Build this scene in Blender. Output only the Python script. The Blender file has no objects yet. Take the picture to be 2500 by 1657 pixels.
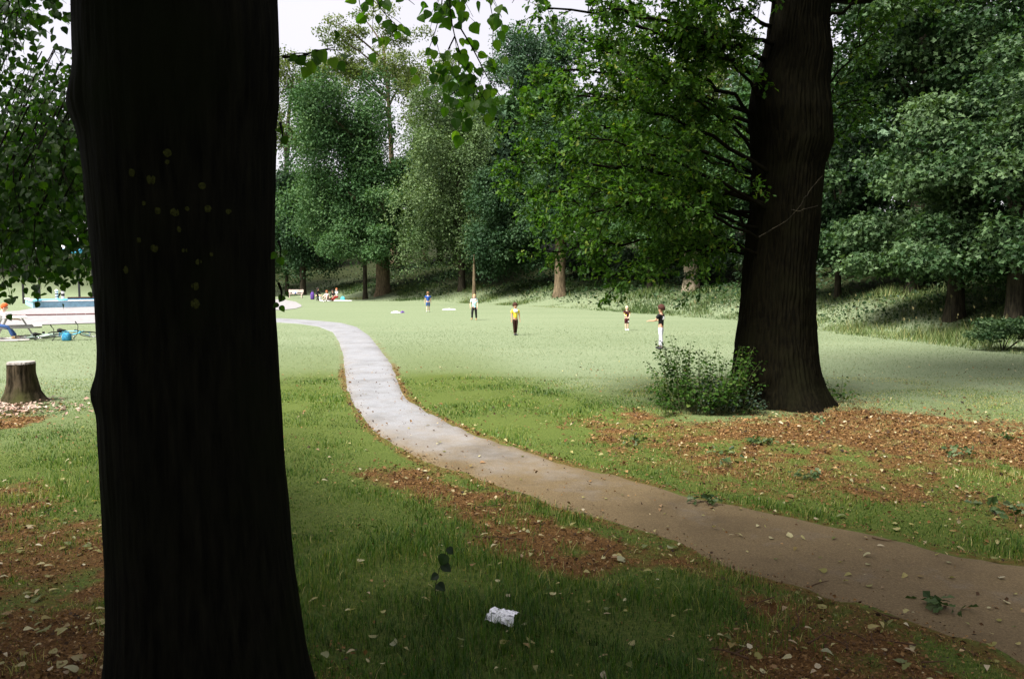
import bpy, bmesh, math, random
import numpy as np
from mathutils import Vector, Matrix

rng = np.random.default_rng(11)
random.seed(11)
R = math.radians
scene = bpy.context.scene
col = scene.collection

# ------------------------------------------------------------------ camera
CAM_H = 2.1
PITCH = R(4.35)
FPX = 1944.0                      # focal length in pixels of the 2500 px wide photograph
cam_data = bpy.data.cameras.new('camera')
cam_data.sensor_width = 36.0
cam_data.lens = 36.0 * FPX / 2500.0
cam_data.clip_start = 0.05
cam_data.clip_end = 2000.0
cam = bpy.data.objects.new('camera', cam_data)
cam.location = (0, 0, CAM_H)
cam.rotation_euler = (math.pi / 2 - PITCH, 0, 0)
col.objects.link(cam)
scene.camera = cam

# ------------------------------------------------------------------ sky, sun, exposure
SUN_DIR = Vector((-0.47, -0.37, 0.88)).normalized()      # towards the sun
sun_el = math.asin(SUN_DIR.z)
sun_az = math.atan2(SUN_DIR.x, SUN_DIR.y)
world = bpy.data.worlds.new('World')
scene.world = world
world.use_nodes = True
wn, wl = world.node_tree.nodes, world.node_tree.links
wn.clear()
sky = wn.new('ShaderNodeTexSky')
sky.sky_type = 'NISHITA'
sky.sun_disc = False
sky.sun_elevation = sun_el
sky.sun_rotation = sun_az
sky.dust_density = 4.0
sky.air_density = 1.0
tc = wn.new('ShaderNodeTexCoord')
cl = wn.new('ShaderNodeTexNoise')                         # thin even cloud layer
cl.inputs['Scale'].default_value = 2.2
cl.inputs['Detail'].default_value = 5
wl.new(tc.outputs['Generated'], cl.inputs['Vector'])
cr = wn.new('ShaderNodeValToRGB')
cr.color_ramp.elements[0].position = 0.3
cr.color_ramp.elements[0].color = (.98, .91, .95, 1)
cr.color_ramp.elements[1].position = 0.7
cr.color_ramp.elements[1].color = (1.10, 1.03, 1.07, 1)
wl.new(cl.outputs['Fac'], cr.inputs['Fac'])
mx = wn.new('ShaderNodeMix'); mx.data_type = 'RGBA'
mx.inputs['Factor'].default_value = 0.93
wl.new(sky.outputs['Color'], mx.inputs['A'])
wl.new(cr.outputs['Color'], mx.inputs['B'])
bg = wn.new('ShaderNodeBackground')
bg.inputs['Strength'].default_value = 0.10
wl.new(mx.outputs['Result'], bg.inputs['Color'])
wo = wn.new('ShaderNodeOutputWorld')
wl.new(bg.outputs['Background'], wo.inputs['Surface'])

sun_data = bpy.data.lights.new('sun', 'SUN')
sun_data.energy = 1.5
sun_data.angle = R(25)
sun_data.color = (1.0, 0.97, 0.92)
sun = bpy.data.objects.new('sun', sun_data)
sun.rotation_euler = (-SUN_DIR).to_track_quat('-Z', 'Y').to_euler()
sun.location = (0, 0, 60)
col.objects.link(sun)

vs = scene.view_settings
scene.display_settings.display_device = 'sRGB'
vs.view_transform = 'Standard'
vs.look = 'None'
vs.exposure = 3.15
vs.gamma = 1.0
vs.use_curve_mapping = False
cyc = scene.cycles
cyc.use_denoising = True
cyc.max_bounces = 5
cyc.diffuse_bounces = 2
cyc.glossy_bounces = 2
cyc.transmission_bounces = 2
cyc.transparent_max_bounces = 4
cyc.caustics_reflective = False
cyc.caustics_refractive = False
cyc.sample_clamp_indirect = 4.0

# ------------------------------------------------------------------ measuring helpers
_cp, _sp = math.cos(PITCH), math.sin(PITCH)

def direction(px, py):
    u = (px - 1250.0) / FPX
    v = (828.5 - py) / FPX
    return np.array([u, _cp + v * _sp, -_sp + v * _cp])

def at(px, py, depth):
    d = direction(px, py)
    return np.array([0, 0, CAM_H]) + d * (depth / d[1])

def on_flat(px, py):
    d = direction(px, py)
    return np.array([0, 0, CAM_H]) + d * (CAM_H / -d[2])

# ------------------------------------------------------------------ numeric helpers
def _hash(ix, iy, seed):
    h = (ix.astype(np.int64) * 374761393 + iy.astype(np.int64) * 668265263 + seed * 1442695041) & 0xffffffff
    h = ((h ^ (h >> 13)) * 1274126177) & 0xffffffff
    return ((h ^ (h >> 16)) & 0xffff) / 65535.0

def vnoise(x, y, scale=1.0, seed=0):
    x = np.asarray(x, float) * scale; y = np.asarray(y, float) * scale
    ix, iy = np.floor(x), np.floor(y)
    fx, fy = x - ix, y - iy
    fx = fx * fx * (3 - 2 * fx); fy = fy * fy * (3 - 2 * fy)
    a = _hash(ix, iy, seed); b = _hash(ix + 1, iy, seed)
    c = _hash(ix, iy + 1, seed); d = _hash(ix + 1, iy + 1, seed)
    return (a * (1 - fx) + b * fx) * (1 - fy) + (c * (1 - fx) + d * fx) * fy

def fbm(x, y, scale=1.0, seed=0, octaves=3):
    s, amp, tot = 0, 1.0, 0
    for k in range(octaves):
        s = s + amp * vnoise(x, y, scale * 2 ** k, seed + k * 17)
        tot += amp; amp *= 0.5
    return s / tot

def unit(a):
    return a / np.maximum(np.linalg.norm(a, axis=-1, keepdims=True), 1e-9)

def sstep(a, b, x):
    t = np.clip((x - a) / (b - a), 0, 1)
    return t * t * (3 - 2 * t)

def poly_sd(px, py, poly):
    """signed distance to a polygon, positive inside"""
    poly = np.asarray(poly, float)
    n = len(poly)
    dmin = np.full(np.shape(px), 1e9)
    inside = np.zeros(np.shape(px), bool)
    for i in range(n):
        a = poly[i]; b = poly[(i + 1) % n]
        ab = b - a
        t = np.clip(((px - a[0]) * ab[0] + (py - a[1]) * ab[1]) / max(ab @ ab, 1e-9), 0, 1)
        dx = px - a[0] - t * ab[0]; dy = py - a[1] - t * ab[1]
        dmin = np.minimum(dmin, np.hypot(dx, dy))
        if a[1] != b[1]:
            cond = ((a[1] > py) != (b[1] > py)) & (px < (b[0] - a[0]) * (py - a[1]) / (b[1] - a[1]) + a[0])
            inside ^= cond
    return np.where(inside, dmin, -dmin)

def line_sd(px, py, line):
    """signed distance to an open polyline, positive on its left-hand side"""
    line = np.asarray(line, float)
    dmin = np.full(np.shape(px), 1e9); sgn = np.zeros(np.shape(px))
    for i in range(len(line) - 1):
        a, b = line[i], line[i + 1]
        ab = b - a
        t = np.clip(((px - a[0]) * ab[0] + (py - a[1]) * ab[1]) / (ab @ ab), 0, 1)
        dx = px - a[0] - t * ab[0]; dy = py - a[1] - t * ab[1]
        d = np.hypot(dx, dy)
        cr_ = ab[0] * (py - a[1]) - ab[1] * (px - a[0])
        m = d < dmin
        dmin = np.where(m, d, dmin); sgn = np.where(m, np.sign(cr_), sgn)
    return dmin * sgn

# ------------------------------------------------------------------ object helpers
def new_mesh(name, V, T=None, Q=None, smooth=False, rnd=None, attrs=None):
    V = np.ascontiguousarray(V, np.float32)
    me = bpy.data.meshes.new(name)
    nt = 0 if T is None else len(T); nq = 0 if Q is None else len(Q)
    me.vertices.add(len(V)); me.vertices.foreach_set('co', V.ravel())
    idx = []
    if nt: idx.append(np.asarray(T, np.int32).ravel())
    if nq: idx.append(np.asarray(Q, np.int32).ravel())
    idx = np.concatenate(idx)
    me.loops.add(len(idx)); me.loops.foreach_set('vertex_index', idx)
    me.polygons.add(nt + nq)
    start = np.concatenate([np.arange(nt) * 3, nt * 3 + np.arange(nq) * 4]).astype(np.int32)
    me.polygons.foreach_set('loop_start', start)
    me.polygons.foreach_set('use_smooth', np.full(nt + nq, smooth))
    me.update(calc_edges=True)
    a = dict(attrs or {})
    if rnd is not None: a['rnd'] = rnd
    for k, v in a.items():
        at_ = me.attributes.new(k, 'FLOAT', 'POINT')
        at_.data.foreach_set('value', np.ascontiguousarray(v, np.float32))
    return me

def link(name, me, mat=None, parent=None, kind=None, loc=None):
    o = bpy.data.objects.new(name, me)
    col.objects.link(o)
    if mat is not None and me is not None and not me.materials: me.materials.append(mat)
    if parent is not None: o.parent = parent
    if kind: o['kind'] = kind
    if loc is not None: o.location = loc
    return o

def tag(o, label, cat, group=None):
    o['label'] = label; o['category'] = cat
    if group: o['group'] = group
    return o

def empty(name, loc=(0, 0, 0), rz=0.0):
    o = bpy.data.objects.new(name, None)
    o.location = loc; o.rotation_euler = (0, 0, rz)
    o.empty_display_size = 0.2
    col.objects.link(o)
    return o

class MB:
    """collects plain shapes into one mesh"""
    def __init__(s): s.V = []; s.F = []
    def add(s, V, F):
        n = len(s.V); s.V += [tuple(v) for v in V]; s.F += [tuple(i + n for i in f) for f in F]
    def box(s, c, size, rot=None):
        x, y, z = [k / 2 for k in size]
        V = [Vector((sx * x, sy * y, sz * z)) for sx in (-1, 1) for sy in (-1, 1) for sz in (-1, 1)]
        if rot is not None: V = [rot @ v for v in V]
        V = [v + Vector(c) for v in V]
        s.add(V, [(0, 1, 3, 2), (4, 6, 7, 5), (0, 4, 5, 1), (2, 3, 7, 6), (0, 2, 6, 4), (1, 5, 7, 3)])
    def tube(s, pts, rad, n=8, cap=True):
        V, Q = tube_np(np.asarray(pts, float), np.asarray(rad, float) if np.ndim(rad) else np.full(len(pts), rad), n)
        F = [tuple(q) for q in Q]
        k = len(pts)
        if cap: F += [tuple(range(n))[::-1], tuple((k - 1) * n + i for i in range(n))]
        s.add(V, F)
    def ring(s, c, r, t, axis='Y', n=24, m=8):
        V = []; F = []
        for i in range(n):
            a = 2 * math.pi * i / n
            for j in range(m):
                b = 2 * math.pi * j / m
                rr = r + t * math.cos(b)
                p = (rr * math.cos(a), t * math.sin(b), rr * math.sin(a))
                V.append(Vector(p) + Vector(c))
        for i in range(n):
            for j in range(m):
                F.append((i * m + j, i * m + (j + 1) % m, ((i + 1) % n) * m + (j + 1) % m, ((i + 1) % n) * m + j))
        s.add(V, F)
    def lathe(s, prof, c=(0, 0, 0), n=16):
        V = []; F = []
        for (r, z) in prof:
            for i in range(n):
                a = 2 * math.pi * i / n
                V.append((c[0] + r * math.cos(a), c[1] + r * math.sin(a), c[2] + z))
        k = len(prof)
        for i in range(k - 1):
            for j in range(n):
                F.append((i * n + j, i * n + (j + 1) % n, (i + 1) * n + (j + 1) % n, (i + 1) * n + j))
        F.append(tuple(range(n))[::-1]); F.append(tuple((k - 1) * n + j for j in range(n)))
        s.add(V, F)
    def ball(s, c, r, n=10, m=8):
        V = []; F = []
        r = (r, r, r) if np.ndim(r) == 0 else r
        for i in range(m + 1):
            t = math.pi * i / m
            for j in range(n):
                a = 2 * math.pi * j / n
                V.append((c[0] + r[0] * math.sin(t) * math.cos(a), c[1] + r[1] * math.sin(t) * math.sin(a), c[2] + r[2] * math.cos(t)))
        for i in range(m):
            for j in range(n):
                F.append((i * n + j, (i + 1) * n + j, (i + 1) * n + (j + 1) % n, i * n + (j + 1) % n))
        s.add(V, F)
    def build(s, name, mat, parent=None, smooth=False, bevel=0.0, kind=None):
        me = bpy.data.meshes.new(name)
        me.from_pydata(s.V, [], s.F); me.update()
        if bevel:
            bm = bmesh.new(); bm.from_mesh(me)
            bmesh.ops.bevel(bm, geom=bm.edges[:], offset=bevel, segments=1, affect='EDGES', clamp_overlap=True)
            bm.to_mesh(me); bm.free()
        if smooth: me.polygons.foreach_set('use_smooth', [True] * len(me.polygons))
        return link(name, me, mat, parent, kind)

def tube_np(P, rad, n=6):
    k = len(P)
    T = np.gradient(P, axis=0); T = unit(T)
    up = np.where(np.abs(T[:, 2:3]) > 0.9, np.array([[1., 0, 0]]), np.array([[0, 0, 1.]]))
    A = unit(np.cross(T, up)); B = np.cross(T, A)
    a = np.arange(n) * 2 * np.pi / n
    V = P[:, None] + rad[:, None, None] * (A[:, None] * np.cos(a)[None, :, None] + B[:, None] * np.sin(a)[None, :, None])
    i, j = np.meshgrid(np.arange(k - 1), np.arange(n), indexing='ij')
    Q = np.stack([i * n + j, i * n + (j + 1) % n, (i + 1) * n + (j + 1) % n, (i + 1) * n + j], -1).reshape(-1, 4)
    return V.reshape(-1, 3), Q

def bezier(p0, p1, p2, n):
    t = np.linspace(0, 1, n)[:, None]
    return (1 - t) ** 2 * np.asarray(p0) + 2 * t * (1 - t) * np.asarray(p1) + t ** 2 * np.asarray(p2)

def merge(parts):
    V = []; T = []; Q = []; n = 0
    for p in parts:
        v, t, q = p
        V.append(v)
        if t is not None and len(t): T.append(np.asarray(t) + n)
        if q is not None and len(q): Q.append(np.asarray(q) + n)
        n += len(v)
    return np.concatenate(V), (np.concatenate(T) if T else None), (np.concatenate(Q) if Q else None)

# ------------------------------------------------------------------ leaf shapes: local x along the midrib, y across, z up
def leaf_shape(outline, fold=0.12, curl=0.1):
    """outline: half profile [(x, half width)...], tip and base have width 0"""
    o = np.array(outline, float)
    k = len(o)
    V = []; T = []
    mid = [(x, 0, -curl * (x - 0.3) ** 2) for x, w in o]
    up_ = [(x, w, fold * w / 0.5 * 1.0 - curl * (x - 0.3) ** 2) for x, w in o]
    dn_ = [(x, -w, fold * w / 0.5 - curl * (x - 0.3) ** 2) for x, w in o]
    V = mid + up_ + dn_
    for i in range(k - 1):
        if i == 0:
            T += [(i, i + 1, k + i + 1), (i, 2 * k + i + 1, i + 1)]
        elif i == k - 2:
            T += [(i, i + 1, k + i), (i, 2 * k + i, i + 1)]
        else:
            T += [(i, i + 1, k + i + 1), (i, k + i + 1, k + i), (i, 2 * k + i + 1, i + 1), (i, 2 * k + i, 2 * k + i + 1)]
    return np.array(V, float), np.array(T, int)

DIAMOND = (np.array([(0, 0, 0), (.5, .34, .10), (1, 0, -.06), (.5, -.34, .10)], float), np.array([(0, 2, 1), (0, 3, 2)]))
FAN3 = (np.array([(0, 0, 0), (.55, .55, .08), (.62, .16, .02), (1, .0, -.1), (.62, -.16, .02), (.55, -.55, .08)], float),
        np.array([(0, 2, 1), (0, 3, 2), (0, 4, 3), (0, 5, 4)]))
LIME = leaf_shape([(0, 0), (.02, .22), (.16, .40), (.38, .44), (.62, .33), (.82, .17), (1.0, 0)], .10, .22)
OAK = leaf_shape([(0, 0), (.16, .12), (.26, .08), (.40, .25), (.50, .14), (.66, .32), (.78, .17), (.90, .17), (1.0, 0)], .10, .12)
OAK = (np.array([(.5, 0, -.02), (0, 0, 0), (.30, .25, .06), (.44, .12, .02), (.68, .33, .07), (1, .03, -.05), (.68, -.33, .07), (.44, -.12, .02), (.30, -.25, .06)], float),
       np.array([(0, 2, 1), (0, 3, 2), (0, 4, 3), (0, 5, 4), (0, 6, 5), (0, 7, 6), (0, 8, 7), (0, 1, 8)]))
LIMELOW = leaf_shape([(0, 0), (.14, .37), (.45, .42), (.80, .18), (1.0, 0)], .10, .22)
NETTLE = leaf_shape([(0, 0), (.12, .24), (.45, .22), (1.0, 0)], .10, .35)

def leaf_batch(P, D, N, size, tpl):
    V0, T0 = tpl
    X = unit(D)
    Z = unit(N - (N * X).sum(-1, keepdims=True) * X)
    Y = np.cross(Z, X)
    s = np.asarray(size)[:, None, None]
    V = P[:, None] + s * (X[:, None] * V0[None, :, 0:1] + Y[:, None] * V0[None, :, 1:2] + Z[:, None] * V0[None, :, 2:3])
    n = len(P); k = len(V0)
    T = (T0[None] + (np.arange(n) * k)[:, None, None]).reshape(-1, 3)
    return V.reshape(-1, 3), T

def rand_dirs(n):
    return unit(rng.normal(size=(n, 3)))

# ------------------------------------------------------------------ materials
def mat_new(name):
    m = bpy.data.materials.new(name); m.use_nodes = True
    nt = m.node_tree; nt.nodes.clear()
    out = nt.nodes.new('ShaderNodeOutputMaterial')
    return m, nt.nodes, nt.links, out

def plain(name, c, rough=0.7, spec=0.3, noise=0.12, nscale=30.0, metal=0.0, bump=0.0):
    m, n, l, out = mat_new(name)
    b = n.new('ShaderNodeBsdfPrincipled')
    b.inputs['Roughness'].default_value = rough
    b.inputs['Specular IOR Level'].default_value = spec
    b.inputs['Metallic'].default_value = metal
    t = n.new('ShaderNodeTexCoord')
    nz = n.new('ShaderNodeTexNoise'); nz.inputs['Scale'].default_value = nscale; nz.inputs['Detail'].default_value = 4
    l.new(t.outputs['Object'], nz.inputs['Vector'])
    r = n.new('ShaderNodeValToRGB')
    r.color_ramp.elements[0].position = .3; r.color_ramp.elements[1].position = .7
    r.color_ramp.elements[0].color = tuple(k * (1 - noise) for k in c) + (1,)
    r.color_ramp.elements[1].color = tuple(min(k * (1 + noise), 1) for k in c) + (1,)
    l.new(nz.outputs['Fac'], r.inputs['Fac'])
    l.new(r.outputs['Color'], b.inputs['Base Color'])
    if bump:
        bp = n.new('ShaderNodeBump'); bp.inputs['Strength'].default_value = bump; bp.inputs['Distance'].default_value = 0.02
        l.new(nz.outputs['Fac'], bp.inputs['Height']); l.new(bp.outputs['Normal'], b.inputs['Normal'])
    l.new(b.outputs['BSDF'], out.inputs['Surface'])
    return m

def foliage(name, stops, trans=0.35, rough=0.5, spec=0.35, source='rnd', tint=(1.1, 1.25, 0.45)):
    """stops: [(position, colour)...] read by a per-leaf random value"""
    m, n, l, out = mat_new(name)
    if source == 'rnd':
        a = n.new('ShaderNodeAttribute'); a.attribute_name = 'rnd'; fac = a.outputs['Fac']
    else:
        a = n.new('ShaderNodeObjectInfo'); fac = a.outputs['Random']
    r = n.new('ShaderNodeValToRGB')
    els = r.color_ramp.elements
    while len(els) < len(stops): els.new(0.5)
    for e, (p, c) in zip(els, stops):
        e.position = p; e.color = tuple(c) + (1,)
    l.new(fac, r.inputs['Fac'])
    b = n.new('ShaderNodeBsdfPrincipled')
    b.inputs['Roughness'].default_value = rough
    b.inputs['Specular IOR Level'].default_value = spec
    l.new(r.outputs['Color'], b.inputs['Base Color'])
    if trans > 0:
        tr = n.new('ShaderNodeBsdfTranslucent')
        mm = n.new('ShaderNodeMix'); mm.data_type = 'RGBA'; mm.blend_type = 'MULTIPLY'
        mm.inputs['Factor'].default_value = 1.0
        mm.inputs['B'].default_value = tuple(tint) + (1,)
        l.new(r.outputs['Color'], mm.inputs['A'])
        l.new(mm.outputs['Result'], tr.inputs['Color'])
        ms = n.new('ShaderNodeMixShader'); ms.inputs['Fac'].default_value = trans
        l.new(b.outputs['BSDF'], ms.inputs[1]); l.new(tr.outputs['BSDF'], ms.inputs[2])
        l.new(ms.outputs['Shader'], out.inputs['Surface'])
    else:
        l.new(b.outputs['BSDF'], out.inputs['Surface'])
    return m

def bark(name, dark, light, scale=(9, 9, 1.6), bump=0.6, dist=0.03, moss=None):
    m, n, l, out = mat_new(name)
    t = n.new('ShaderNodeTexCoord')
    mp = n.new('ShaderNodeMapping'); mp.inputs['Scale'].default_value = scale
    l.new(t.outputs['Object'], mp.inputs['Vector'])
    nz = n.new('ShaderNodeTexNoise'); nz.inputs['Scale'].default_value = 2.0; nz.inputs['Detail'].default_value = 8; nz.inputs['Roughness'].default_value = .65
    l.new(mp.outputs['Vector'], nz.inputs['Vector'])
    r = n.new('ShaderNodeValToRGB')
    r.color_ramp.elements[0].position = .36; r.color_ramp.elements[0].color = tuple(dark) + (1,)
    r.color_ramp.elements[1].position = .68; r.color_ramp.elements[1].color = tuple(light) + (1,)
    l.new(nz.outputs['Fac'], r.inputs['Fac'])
    c = r.outputs['Color']
    if moss is not None:
        n2 = n.new('ShaderNodeTexNoise'); n2.inputs['Scale'].default_value = 1.7; n2.inputs['Detail'].default_value = 6
        l.new(t.outputs['Object'], n2.inputs['Vector'])
        r2 = n.new('ShaderNodeValToRGB'); r2.color_ramp.elements[0].position = .48; r2.color_ramp.elements[1].position = .68
        l.new(n2.outputs['Fac'], r2.inputs['Fac'])
        mm = n.new('ShaderNodeMix'); mm.data_type = 'RGBA'
        mm.inputs['B'].default_value = tuple(moss) + (1,)
        l.new(r2.outputs['Color'], mm.inputs['Factor']); l.new(c, mm.inputs['A'])
        c = mm.outputs['Result']
    b = n.new('ShaderNodeBsdfPrincipled')
    b.inputs['Roughness'].default_value = .9; b.inputs['Specular IOR Level'].default_value = .04
    l.new(c, b.inputs['Base Color'])
    bp = n.new('ShaderNodeBump'); bp.inputs['Strength'].default_value = bump; bp.inputs['Distance'].default_value = dist
    l.new(nz.outputs['Fac'], bp.inputs['Height']); l.new(bp.outputs['Normal'], b.inputs['Normal'])
    l.new(b.outputs['BSDF'], out.inputs['Surface'])
    return m
# ================================================================== TERRAIN
# edge of the mown lawn, from far left to near right; woods and bank lie beyond it
LAWN_EDGE = np.array([(-160, 112), (-90, 104), (-58, 99), (-40, 97), (-27, 95), (-19, 85), (-13.6, 76.5), (-5.5, 71), (1.6, 60.5),
                      (6.6, 51.6), (11.3, 39.2), (12.4, 32.2), (13.6, 26.5), (14.4, 22.3), (15.5, 15), (17, 4), (19, -20), (22, -70)])

def bank_height(s):
    s = np.maximum(s, 0)
    return 13.0 * (1 - np.exp(-np.maximum(s - 1.0, 0) / 46.0)) * sstep(0, 5, s) + 0

def ground_z(x, y):
    x = np.asarray(x, float); y = np.asarray(y, float)
    s = line_sd(x, y, LAWN_EDGE)
    z = bank_height(s) * (0.9 + 0.25 * vnoise(x, y, .05, 4))
    z = z + 0.25 * sstep(0, 8, s) * (fbm(x, y, .25, 8) - .5)
    return z

def W(pts): return np.array([on_flat(px, py)[:2] for px, py in pts])

# ---- footpath outline, walked from near right to the far bend (far edge / near edge)
PATH_FAR = W([(2900, 1440), (2650, 1405), (2500, 1376), (2392, 1361), (2273, 1335), (2179, 1305), (2037, 1284), (1918, 1258), (1803, 1234), (1685, 1207),
              (1566, 1177), (1477, 1151), (1389, 1133), (1300, 1104), (1241, 1085), (1157, 1057), (1095, 1029), (1039, 1001), (990, 968),
              (974, 928), (958, 886), (930, 850), (904, 819), (872, 797), (833, 787), (790, 783), (736, 779), (680, 776), (560, 772), (400, 767), (240, 765)])
PATH_NEAR = W([(2900, 1850), (2650, 1712), (2500, 1640), (2444, 1612), (2342, 1566), (2230, 1527), (2123, 1495), (2021, 1462), (1937, 1434), (1852, 1410), (1768, 1382),
               (1700, 1348), (1655, 1325), (1551, 1297), (1492, 1279), (1359, 1236), (1300, 1214), (1213, 1188), (1157, 1166), (1059, 1137), (986, 1105),
               (932, 1071), (893, 1040), (860, 993), (843, 951), (838, 917), (835, 872), (826, 838), (812, 812), (780, 798), (736, 791), (680, 787), (560, 786), (400, 787), (240, 789)])

def resample(L, n):
    d = np.r_[0, np.cumsum(np.linalg.norm(np.diff(L, axis=0), axis=1))]
    # smooth by Catmull-like local averaging after dense resampling
    s = np.linspace(0, d[-1], n)
    P = np.stack([np.interp(s, d, L[:, 0]), np.interp(s, d, L[:, 1])], -1)
    for _ in range(2):
        Q = P.copy(); Q[1:-1] = .25 * P[:-2] + .5 * P[1:-1] + .25 * P[2:]; P = Q
    return P
NP_ = 420
# share the parameter by pairing through the centre line
pf = resample(PATH_FAR, NP_); pn = resample(PATH_NEAR, NP_)
PATH_POLY = np.concatenate([PATH_FAR, PATH_NEAR[::-1]])

# ---- bare and litter-covered ground
LITTER = [
    (W([(830, 1150), (980, 1125), (1059, 1137), (1213, 1188), (1359, 1236), (1492, 1279), (1700, 1348), (1852, 1410), (2123, 1495), (2342, 1566), (2500, 1640),
        (2900, 1850), (2600, 1900), (1900, 1800), (1820, 1657), (1790, 1585), (1800, 1510), (1690, 1447), (1640, 1405), (1520, 1405), (1360, 1384), (1210, 1342), (1110, 1280), (1000, 1232), (900, 1180)]), .92, .42),
    (W([(1560, 1010), (1700, 1025), (1840, 1030), (2010, 985), (2110, 985), (2320, 1025), (2500, 1052), (2750, 1080), (2800, 1170), (2500, 1145), (2230, 1122), (2010, 1105), (1850, 1090), (1600, 1045)]), 1.0, .8),
    (W([(1430, 1030), (2050, 975), (2900, 1060), (3000, 1420), (2500, 1340), (2100, 1250), (1700, 1180), (1480, 1110)]), .62, 1.0),
    (W([(-300, 1000), (0, 995), (95, 985), (120, 1020), (60, 1045), (0, 1048), (-300, 1060)]), .9, .25),
    (W([(-400, 1170), (0, 1170), (95, 1190), (130, 1245), (260, 1262), (420, 1330), (420, 1900), (-700, 1900)]), .92, .45),
    (W([(700, 1560), (860, 1590), (900, 1700), (700, 1720)]), .6, .4),
]
def litter_mask(x, y):
    x = np.asarray(x, float); y = np.asarray(y, float)
    n = fbm(x, y, 1.6, 31, 4) - .5
    n2 = fbm(x, y, .6, 77, 3)
    m = np.zeros(np.shape(x))
    for poly, amount, soft in LITTER:
        sd = poly_sd(x, y, poly) + n * soft * 2.2
        k = sstep(-soft * .7, soft * 1.1, sd) * amount * (.62 + .55 * sstep(.35, .6, fbm(x, y, 4.5, 66, 3)))
        if amount < .95: k = k * (.35 + .9 * sstep(.3, .7, n2 * .55 + fbm(x, y, 4.0, 5, 3) * .55))
        m = np.maximum(m, np.clip(k, 0, 1))
    # worn fringe along the path
    e = np.abs(poly_sd(x, y, PATH_POLY))
    m = np.maximum(m, (.62 * sstep(.13, .02, e + n * .2)) * sstep(45, 20, np.hypot(x, y)))
    return m

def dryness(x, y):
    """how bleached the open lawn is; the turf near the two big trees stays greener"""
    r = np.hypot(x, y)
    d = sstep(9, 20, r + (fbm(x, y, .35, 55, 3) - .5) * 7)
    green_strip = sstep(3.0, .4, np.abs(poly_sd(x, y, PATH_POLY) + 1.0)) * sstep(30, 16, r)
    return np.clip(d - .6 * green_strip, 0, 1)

# ------------------------------------------------------------------ ground sheet
def axis(lo, hi, a, b, fine, grow=1.22):
    c = list(np.arange(a, b + fine / 2, fine))
    st = fine; x = a
    left = []
    while x > lo:
        st = min(st * grow, 12); x -= st; left.append(x)
    st = fine; x = c[-1]; right = []
    while x < hi:
        st = min(st * grow, 12); x += st; right.append(x)
    return np.array(left[::-1] + c + right)
gx = axis(-420, 420, -7, 10, .1, 1.1)
gy = axis(-120, 620, 2.5, 17, .1, 1.1)
GX, GY = np.meshgrid(gx, gy, indexing='ij')
GZ = ground_z(GX, GY)
near = sstep(40, 15, np.hypot(GX, GY))
GZ = GZ + near * .035 * (fbm(GX, GY, 1.1, 3, 3) - .5) * (.3 + .7 * sstep(.0, .5, np.abs(poly_sd(GX, GY, PATH_POLY)))) * (poly_sd(GX, GY, PATH_POLY) < .25) - .004
nx, ny = GX.shape
i, j = np.meshgrid(np.arange(nx - 1), np.arange(ny - 1), indexing='ij')
GQ = np.stack([i * ny + j, (i + 1) * ny + j, (i + 1) * ny + j + 1, i * ny + j + 1], -1).reshape(-1, 4)
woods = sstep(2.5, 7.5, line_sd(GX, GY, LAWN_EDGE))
ground_me = new_mesh('ground', np.stack([GX, GY, GZ], -1).reshape(-1, 3), Q=GQ, smooth=True,
                     attrs={'litter': litter_mask(GX, GY).ravel(), 'dry': dryness(GX, GY).ravel(), 'woods': woods.ravel()})

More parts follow.
